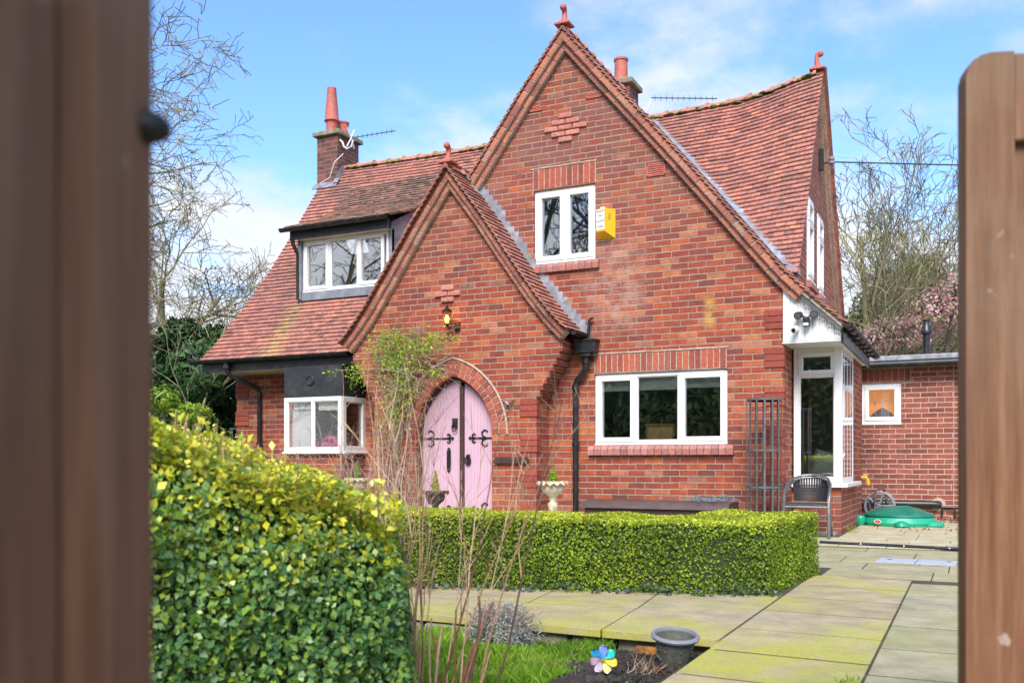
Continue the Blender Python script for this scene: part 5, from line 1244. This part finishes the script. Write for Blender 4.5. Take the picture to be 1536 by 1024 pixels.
# ivy along the foot of the box hedge
n=420; u=rng.uniform(0,1,n); X=-3.9+2.85*u; Y=np.interp(X,[-4.9,-3.4,-2.4,-1.7,-1.1],[5.12,5.39,5.65,5.85,6.05])-rng.uniform(-.01,.09,n); P=np.column_stack([X,Y,rng.uniform(.005,.06,n)*(.6+.6*np.sin(X*6)**2)])
o=leafmesh('ground_ivy',P,np.tile([0,-.6,.8],(n,1)),.026,M['ivy'],loc=(-2.4,5.6,0),spread=.4,aspect=.9,seed=5); tag(o,'grey green ivy creeping along the foot of the box hedge','ivy',kind='stuff')
# lavender mound
n=5200; a=rng.uniform(0,6.28,n); q=rng.uniform(0,1,n)**.5; ph=rng.uniform(0,1,n); rx,ry=.21,.16
cx,cy=-2.13,4.27
dirs=np.column_stack([np.cos(a)*q,np.sin(a)*q,np.sqrt(1-q*q)*.95+.05]); rad=rng.uniform(.55,1.08,n)*(1+.12*np.sin(a*5))
P=np.column_stack([cx+dirs[:,0]*rx*rad,cy+dirs[:,1]*ry*rad,-.10+dirs[:,2]*.21*rad])
t=empty('lavender_bush',(cx,cy,-.1),'low silvery grey lavender bush at the lawn edge','lavender')
me_=leafmesh('foliage',P,dirs,.03,M['lav'],t,spread=.9,aspect=.14,seed=6,upb=.8)
mb=MB()
for k in range(120):
    a_=random.uniform(0,6.28); s_=random.uniform(.3,1); mb.tube([(cx,cy,-.1),(cx+rx*s_*.6*math.cos(a_),cy+ry*s_*.6*math.sin(a_),.02),(cx+rx*s_*1.1*math.cos(a_),cy+ry*s_*1.1*math.sin(a_),random.uniform(.05,.12))],.0022,4,rr())
build('stem',mb,M['twigp'],t,fix=False)
# weed tufts, dead leaves
def tuft(name,x,y,z,n,h,s,label,mat='leafgr'):
    g_=np.random.default_rng(int(abs(x*991)+7)); P=np.column_stack([x+g_.normal(0,s,n),y+g_.normal(0,s,n),z+g_.uniform(0,h,n)]); o=leafmesh(name,P,np.tile([0,0,1.],(n,1)),.03,M[mat],loc=(x,y,z),spread=1.0,aspect=.2,seed=n,upb=2); tag(o,label,'weed')
tuft('weed',-1.27,11.9,0,160,.09,.05,'green weed tuft at the foot of the bay corner')
tuft('weed',-.41,3.70,0,60,.03,.03,'small weed in the paving joint near the bottom of the path')
tuft('weed',-1.30,3.75,-.10,60,.05,.04,'small grey green seedling in the soil beside the path','ivy')
n=260; P=np.column_stack([rng.uniform(-.55,.1,n),14.55+rng.normal(0,.2,n),rng.uniform(.01,.05,n)]); P[:40,0]=rng.uniform(-1.2,.1,40);P[:40,1]=rng.uniform(12.2,13.2,40);P[:40,2]=.014
tag(leafmesh('leaf_litter',P,np.tile([0,0,1.],(n,1)),.045,M['litter'],loc=(-.3,14,0),spread=.4,seed=8),'brown dead leaves blown against the extension wall','leaf litter',kind='stuff')
# ================================================================== bare stems in the foreground
def stem(mb,p,d,L,r,n=7,wob=.06,tip=.25,droop=0):
    pts=[V(p)]; dd=V(d).normalized(); rs=[r]
    for i in range(n):
        dd=(dd+V((random.gauss(0,wob),random.gauss(0,wob),random.gauss(0,wob*.5)-droop))).normalized(); pts.append(pts[-1]+dd*(L/n)); rs.append(r*(1-(1-tip)*(i+1)/n))
    mb.tube(pts,rs,5,rr()); return pts,dd
t=empty('bare_shrub',(-1.83,3.05,-.1),'clump of tall bare reddish brown shrub stems in front of the lawn','shrub')
for k in range(52):
    mb=MB(); a=random.uniform(0,6.28); q=random.uniform(0,.20)
    bx_,by_=-1.86+q*math.cos(a)*1.7,3.05+q*math.sin(a)*.6
    tall=k<27; L=random.uniform(.75,1.22) if tall else random.uniform(.25,.6)
    d=V((.05+.20*math.cos(a)+random.gauss(0,.08),.16*math.sin(a)+random.gauss(0,.08),1))
    pts,dd=stem(mb,(bx_,by_,-.1),d,L,random.uniform(.0028,.0055) if tall else random.uniform(.004,.008),9,.05,.22 if tall else .7)
    if tall:
        for j in range(random.randint(2,5)):
            i=random.randint(3,8); s_=pts[i]; p2,_=stem(mb,s_,(pts[i]-pts[i-1]).normalized()+V((random.gauss(0,.35),random.gauss(0,.35),.2)),random.uniform(.15,.42),.0022,5,.07,.3)
            for jj in range(2): stem(mb,p2[random.randint(2,4)],V((random.gauss(0,.6),random.gauss(0,.5),1)),random.uniform(.06,.18),.0013,3,.1,.4)
    mb.r=[min(1,x*.8+(.0 if k%3 else .1)) for x in mb.r]; build('stem',mb,M['twig'],t,smooth=True,fix=False)
mb=MB()
for k in range(28): stem(mb,(-1.30+random.gauss(0,.05),4.05+random.gauss(0,.06),-.1),V((random.gauss(0,.7),random.gauss(0,.7),.7)),random.uniform(.04,.12),.0018,3,.15)
thing('dry_twigs',mb,M['twig'],'small reddish dry twiggy plant on the soil by the pot','twigs',fix=False)
# bare twiggy shrubs by the porch
def twiggy(base,H_,n,spr,label,mat='twigp',r0=.006,lean=(0,0),sub=6,name='bare_shrub'):
    mb=MB()
    for k in range(n):
        p=(base[0]+random.gauss(0,spr*.25),base[1]+random.gauss(0,spr*.12),base[2]); d=V((lean[0]+random.gauss(0,spr),lean[1]+random.gauss(0,spr*.5),1))
        L=H_*random.uniform(.6,1.05); pts,_=stem(mb,p,d,L,random.uniform(.5,1)*r0,9,.08,.3)
        for j in range(sub):
            i=random.randint(2,8); p2,_=stem(mb,pts[i],V((random.gauss(0,.8),random.gauss(0,.5),.8)),random.uniform(.12,.4)*H_*.8,r0*.35,5,.16,.4)
            for jj in range(3): stem(mb,p2[random.randint(1,4)],V((random.gauss(0,1),random.gauss(0,.6),.5)),random.uniform(.06,.2),r0*.2,3,.25,.5)
    thing(name,mb,M[mat],label,'shrub',fix=False)
twiggy((-7.0,9.9,0),1.55,15,.20,'pale leafless shrub between the left bay window and the door')
twiggy((-7.9,9.9,0),1.25,9,.24,'thin leafless shrub under the left bay window')
twiggy((-5.45,8.9,0),1.55,11,.16,'thin leafless shrub whose twigs cross the pink door','twigp',.0045,(.03,0),7)
# climber on the porch
t=empty('climbing_plant',(-6.9,10.5,0),'green leaved climber tangled over the left side of the porch arch','climber')
mb=MB()
for k in range(20):
    pts=[(-6.85+random.gauss(0,.06),10.56,0)]
    x,z=pts[0][0],0
    for i in range(8): z+=.28; x+=random.gauss(.02,.06); pts.append((x,10.57-abs(random.gauss(0,.05))-(.08 if i>4 else 0),z))
    mb.tube(pts,[.010*(1-.09*i) for i in range(9)],5,rr())
for k in range(190):
    p=V((random.gauss(-6.62,.26),10.52-abs(random.gauss(0,.08)),random.gauss(2.05,.24))); d=V((random.gauss(.35,.8),random.gauss(-.1,.35),random.gauss(.1,.5))); stem(mb,p,d,random.uniform(.2,.55),.004,6,.25,.4,.05)
for k in range(90):
    p=V((random.gauss(-6.82,.09),10.52-abs(random.gauss(0,.06)),random.uniform(.4,1.9))); stem(mb,p,V((random.gauss(0,.6),-.2,random.gauss(0,.8))),random.uniform(.15,.4),.0035,5,.3,.4)
for a,b in (((-7.0,2.42),(-7.32,2.18)),((-6.2,2.15),(-5.85,2.47)),((-7.1,1.95),(-7.75,2.1))): mb.tube([(a[0],10.5,a[1]),((a[0]+b[0])/2,10.45,(a[1]+b[1])/2+.05),(b[0],10.48,b[1])],.004,5,.6)
build('stem',mb,M['twigp'],t,fix=False)
PL=[]
for cx_,cz_,sx_,sz_,n_ in ((-6.80,2.44,.16,.09,380),(-6.55,2.28,.20,.12,420),(-6.25,2.37,.15,.08,260),(-6.75,2.12,.18,.10,300),(-6.62,1.80,.13,.14,300),(-6.78,1.50,.10,.12,240),(-7.38,2.02,.08,.09,150),(-7.0,2.32,.12,.1,160),(-5.93,2.42,.08,.03,50),(-6.15,1.98,.07,.05,70),(-6.9,1.15,.1,.2,80),(-7.7,2.05,.06,.02,14)):
    PL.append(np.column_stack([rng.normal(cx_,sx_,n_),10.46-np.abs(rng.normal(0,.09,n_)),rng.normal(cz_,sz_,n_)]))
P=np.concatenate(PL); P=np.concatenate([P,(P+rng.normal(0,.04,P.shape))[::3]]); leafmesh('leaf',P,np.tile([0,-1,.5],(len(P),1)),.038,M['leafgr'],t,spread=.9,aspect=.5,seed=12)
# ================================================================== trees
def baretree(name,base,height,lean,seed,label,mat='bark',r0=.16,nlim=8,up=.35,spread=.75,levels=4,stems=1,minr=.007,trunkfrac=.3,g=None,sub=(7,6,5,5)):
    rd=random.Random(seed); t=empty(name,base,label,'tree',g); tr=MB(); cr=MB()
    def grow(p,d,r,L,lvl):
        n=6 if lvl<2 else 4; pts=[p]; rs=[r]; dd=d.normalized()
        for i in range(n):
            w=.10+.05*lvl; dd=(dd+V((rd.gauss(0,w),rd.gauss(0,w),rd.gauss(0,w)+up*.12*(1 if lvl<3 else .4)))).normalized(); pts.append(pts[-1]+dd*(L/n)); rs.append(max(minr,r*(1-.75*(i+1)/n)))
        (tr if lvl==0 else cr).tube(pts,rs,(9,6,5,3,3)[min(lvl,4)],rd.random(),cap=False)
        if lvl>=levels: return
        k=sub[min(lvl,len(sub)-1)]
        for j in range(k):
            f=(trunkfrac if lvl==0 else .2)+(1-(trunkfrac if lvl==0 else .2))*(j+rd.random())/k; i=min(int(f*n),n-1); q=pts[i].lerp(pts[i+1],f*n-i); td=(pts[i+1]-pts[i]).normalized()
            o=V((rd.gauss(0,1),rd.gauss(0,1),rd.gauss(0,.6))); o=(o-td*o.dot(td)).normalized(); nd=td*(1-spread*.55)+o*spread+Z*up*.3
            grow(q,nd,max(minr,rs[i]*rd.uniform(.4,.62)),L*rd.uniform(.42,.68)*(1-.25*f),lvl+1)
    for s_ in range(stems):
        a=rd.uniform(0,6.28) if stems>1 else 0; sp=.22 if stems>1 else 0
        grow(V(base)+V((.25*math.cos(a)*(stems>1),.25*math.sin(a)*(stems>1),0)),V((lean[0]+sp*math.cos(a),lean[1]+sp*math.sin(a),1)),r0*(1 if stems==1 else rd.uniform(.55,.8)),height*rd.uniform(.85,1.05),0)
    build('trunk',tr,M[mat],t,smooth=True,fix=False); build('crown',cr,M[mat],t,smooth=True,fix=False); return t
def cpt(x,d,z=G0): r=(x-768)/1416*d; a=cam2(r,d); return (a[0],a[1],z)
def leafball(name,centres,n,size,mat,label,cat='tree',seed=1,trunk=None,loc=None,g=None,spread=1.0,aspect=.5,upb=0):
    g_=np.random.default_rng(seed); P=[];N=[]
    for (x,y,z,rx,ry,rz,w) in centres:
        k=int(n*w); d=g_.normal(0,1,(k,3)); d/=np.linalg.norm(d,axis=1)[:,None]; q=g_.uniform(.45,1.08,k)**.6; q*=1+.22*np.sin(d[:,0]*7+x)*np.sin(d[:,2]*6+d[:,1]*5+z)
        P.append(np.column_stack([x+d[:,0]*q*rx,y+d[:,1]*q*ry,z+d[:,2]*q*rz])); N.append(d+[0,0,.3])
    P=np.concatenate(P);N=np.concatenate(N); loc=loc or (centres[0][0],centres[0][1],G0)
    t=empty(name,loc,label,cat,g); leafmesh('crown',P,N,size,M[mat],t,spread=spread,aspect=aspect,seed=seed,upb=upb)
    mb=MB()
    for (x,y,z,rx,ry,rz,w) in centres: mb.tube([(loc[0],loc[1],loc[2]),((loc[0]+x)/2,(loc[1]+y)/2,z*.6),(x,y,z+rz*.4)],[.10,.07,.02],6,rr())
    for (x,y,z,rx,ry,rz,w) in centres:
        for k in range(6): d=V((g_.normal(),g_.normal(),g_.normal()*.6+.2)).normalized(); mb.tube([(x,y,z-rz*.3),(x+d.x*rx*.5,y+d.y*ry*.5,z+d.z*rz*.5),(x+d.x*rx*.95,y+d.y*ry*.95,z+d.z*rz*.95)],[.03,.02,.008],4,rr())
    build('trunk',mb,M['barkd'],t,fix=False); return t
def ball(x,y_,d,rpx,rzpx,w):
    c=cpt(x,d); z=Zc+(695-y_)/1416*d; return (c[0],c[1],z,rpx/1416*d,rpx/1416*d,rzpx/1416*d,w)
T1=baretree('bare_tree',cpt(252,21),8.8,(.04,0),11,'large bare spreading tree beyond the left of the roof','bark',.26,up=.15,spread=.95,levels=4,trunkfrac=.28,sub=(13,8,6,6),minr=.008)
baretree('bare_tree',cpt(290,24),6.6,(.0,0),14,'second bare tree close to the roof edge left of the cottage','bark',.2,up=.25,spread=.85,levels=4,trunkfrac=.25,sub=(9,7,6,5),minr=.007)
baretree('bare_tree',cpt(258,19),4.2,(.02,.0),23,'slender pale bare sapling left of the cottage','bark',.06,up=.5,spread=.6,levels=3,stems=3,sub=(6,5,4),minr=.005)
baretree('bare_tree',cpt(1268,21),5.8,(.03,.0),31,'tall many stemmed bare tree behind the right gable','bark',.17,up=.55,spread=.55,levels=4,stems=5,trunkfrac=.12,sub=(7,6,4,4),minr=.007)
baretree('bare_tree',cpt(1350,22),4.2,(.22,.05),37,'bare mossy tree with upswept limbs above the flat roof','bark',.15,up=.45,spread=.6,levels=4,stems=3,trunkfrac=.15,sub=(6,5,4,3),minr=.008)
baretree('bare_tree',cpt(1440,24),6.0,(-.02,.0),41,'bare tree partly hidden by the right gate','bark',.16,up=.5,spread=.5,levels=4,stems=3,trunkfrac=.2,sub=(6,5,4,3),minr=.008)
leafball('evergreen_tree',[ball(300,560,19,52,60,1),ball(250,590,19,50,55,.9),ball(340,580,20,40,60,.8),ball(275,510,19,32,30,.5),ball(325,520,19,26,32,.4),ball(230,540,19,30,40,.4),ball(255,650,19,70,40,.6),ball(345,650,20,40,50,.5)],5200,.16,'leafdk','dark evergreen conifer behind the left end of the cottage',seed=21,aspect=.3)
leafball('evergreen_shrub',[ball(245,600,14,28,22,.5),ball(290,620,14,30,16,.4)],1300,.07,'leafgr','yellow green shrub below the sapling beside the near hedge','shrub',seed=22)
baretree('bare_shrub',cpt(275,20,0),1.6,(.4,.0),47,'straggling pale leafless branches beside the left wall','twigp',.03,up=.05,spread=.9,levels=3,stems=5,trunkfrac=.1,sub=(7,5,4),minr=.004)
leafball('ivy_clad_tree',[ball(1370,430,24,48,44,1),ball(1335,460,24,45,36,.8),ball(1410,470,24,45,40,.7),ball(1300,490,24,34,32,.5)],4600,.13,'leafol','olive green ivy clad tree behind the bare limbs',seed=24)
BL_=[ball(1400,472,18.2,52,40,1),ball(1350,500,18.4,55,26,.7),ball(1305,512,18.4,28,18,.3),ball(1432,440,18,34,30,.6)]
leafball('blossom_tree',BL_,1150,.07,'blos','pink blossom tree above the extension roof',seed=25)
baretree('bare_shrub',cpt(1365,19.6),3.0,(.0,.0),53,'tangled mossy branches among the pink blossom','bark',.06,up=.2,spread=.8,levels=3,stems=6,trunkfrac=.1,sub=(7,6,4),minr=.006)
leafball('evergreen_shrub',[ball(1330,520,22,60,26,1),ball(1420,515,22,60,30,1),ball(1260,520,22,30,40,.5)],3000,.09,'leafol','olive green bush behind the flat roof','shrub',seed=26)
baretree('bare_tree',cpt(-20,13),6.2,(-.02,.0),67,'near bare tree whose twigs show just past the left gate','bark',.14,up=.3,spread=.7,levels=4,trunkfrac=.2,sub=(10,6,5,3),minr=.005)
# trees on the street side, mirrored in the windows
RT=baretree('bare_tree',(-10.5,-11,G0),13,(0,0),61,'tall bare tree across the lane mirrored in the upstairs window','barkd',.28,up=.4,spread=.7,levels=4,trunkfrac=.25,sub=(9,7,5,4),minr=.014,g='bare trees across the lane')
for (x,y,a,lb) in ((-16,-10,1.3,'bare tree across the lane mirrored beside the upstairs window'),(-23,-11.5,2.6,'bare tree across the lane mirrored in the dormer window'),(-27.5,-9,4.1,'leftmost bare tree across the lane mirrored in the dormer'),(-4.5,-12,5.2,'bare tree across the lane mirrored in the corner bay')):
    c=copy_tree(RT); c.location=(x,y,G0); c.rotation_euler=(0,0,a); c['label']=lb
GR_=leafball('evergreen_tree',[(-9,-9,2.2,3.2,1.5,2.2,1),(-13.5,-9.5,2.5,3,1.5,2.4,1),(-4.5,-9.5,2.6,2.6,1.5,2.6,1),(-18,-9.5,2.4,3,1.5,2.2,1)],5200,.24,'leafol','dark evergreen screen across the lane mirrored in the lower windows',seed=27,loc=(-9,-9.5,G0))
mb=MB()
for (x,y,z,a,b_,c_) in ((-9,-9.2,2.2,3.0,1.2,2.1),(-13.5,-9.7,2.5,2.8,1.2,2.3),(-4.5,-9.7,2.6,2.4,1.2,2.5),(-18,-9.7,2.4,2.8,1.2,2.1)):
    mb.lathe((x,y,z-c_),[(max(.05,math.sin(math.pi*k/10)),c_*(1-math.cos(math.pi*k/10))) for k in range(11)],16,.5,a,b_)
build('dark_core',mb,M['core'],GR_)  # solid masses added so no bright sky is mirrored between the leaves
# ================================================================== sky, sun, camera
w=bpy.data.worlds.new('World'); sc.world=w; w.use_nodes=True; nt=w.node_tree; bg=nt.nodes['Background']
sky=node(nt,'ShaderNodeTexSky',sky_type='NISHITA'); sky.sun_disc=False
SE,SA=R(45),R(164)    # sun direction: azimuth from +Y towards +X
sky.sun_elevation=SE; sky.sun_rotation=SA; sky.air_density=1.0; sky.dust_density=.6; sky.ozone_density=2.0
tc=node(nt,'ShaderNodeTexCoord'); sp=node(nt,'ShaderNodeSeparateXYZ'); nt.links.new(tc.outputs['Generated'],sp.inputs[0])
zc=mathn(nt,'ADD',mathn(nt,'MAXIMUM',sp.outputs[2],0.0),.16); cb=node(nt,'ShaderNodeCombineXYZ'); nt.links.new(mathn(nt,'DIVIDE',sp.outputs[0],zc),cb.inputs[0]); nt.links.new(mathn(nt,'DIVIDE',sp.outputs[1],zc),cb.inputs[1])
mp_=node(nt,'ShaderNodeMapping'); mp_.inputs['Location'].default_value=(CLX,CLY,0) if 'CLX' in globals() else (2.3,.7,0); mp_.inputs['Scale'].default_value=(.9,.75,1); nt.links.new(cb.outputs[0],mp_.inputs[0])
n1=noise(nt,1.0,8,mp_.outputs[0],.60); n2=noise(nt,2.8,8,mp_.outputs[0],.55)
hz=mrange(nt,sp.outputs[2],.0,.42,.20,-.045)
s_=mathn(nt,'ADD',mathn(nt,'ADD',mathn(nt,'MULTIPLY',n1,.72),mathn(nt,'MULTIPLY',n2,.28)),hz)
mk=mrange(nt,s_,.44,.58,0,.92)
ccol=ramp(nt,[(.3,(2.45,2.5,2.75)),(.7,(2.95,2.93,2.95))]); nt.links.new(n2,ccol.inputs[0])
skc=mixc(nt,1.0,sky.outputs[0],(.60,.75,.98),'MULTIPLY')
out=mixc(nt,mk,skc,ccol.outputs[0]); nt.links.new(out,bg.inputs[0]); bg.inputs[1].default_value=.15
su=bpy.data.lights.new('sun','SUN'); su.energy=2.4; su.angle=R(30); su.color=(1,.93,.82); so=bpy.data.objects.new('sun',su); COL.objects.link(so)
dr_=V((math.sin(SA)*math.cos(SE),math.cos(SA)*math.cos(SE),math.sin(SE))); so.rotation_euler=dr_.to_track_quat('Z','Y').to_euler(); so.location=dr_*30
cam=bpy.data.cameras.new('camera'); co_=bpy.data.objects.new('camera',cam); COL.objects.link(co_); sc.camera=co_
co_.location=(0,0,Zc); co_.rotation_euler=(R(90),0,YAW); cam.lens=1416/1536*36; cam.sensor_width=36; cam.shift_y=.1191; cam.clip_start=.05; cam.clip_end=600
cam.dof.use_dof=True; cam.dof.focus_distance=11.0; cam.dof.aperture_fstop=4.6
sc.view_settings.view_transform='Standard'; sc.view_settings.look='None'; sc.view_settings.gamma=1; sc.view_settings.exposure=1.28
sc.render.resolution_x=1024; sc.render.resolution_y=682
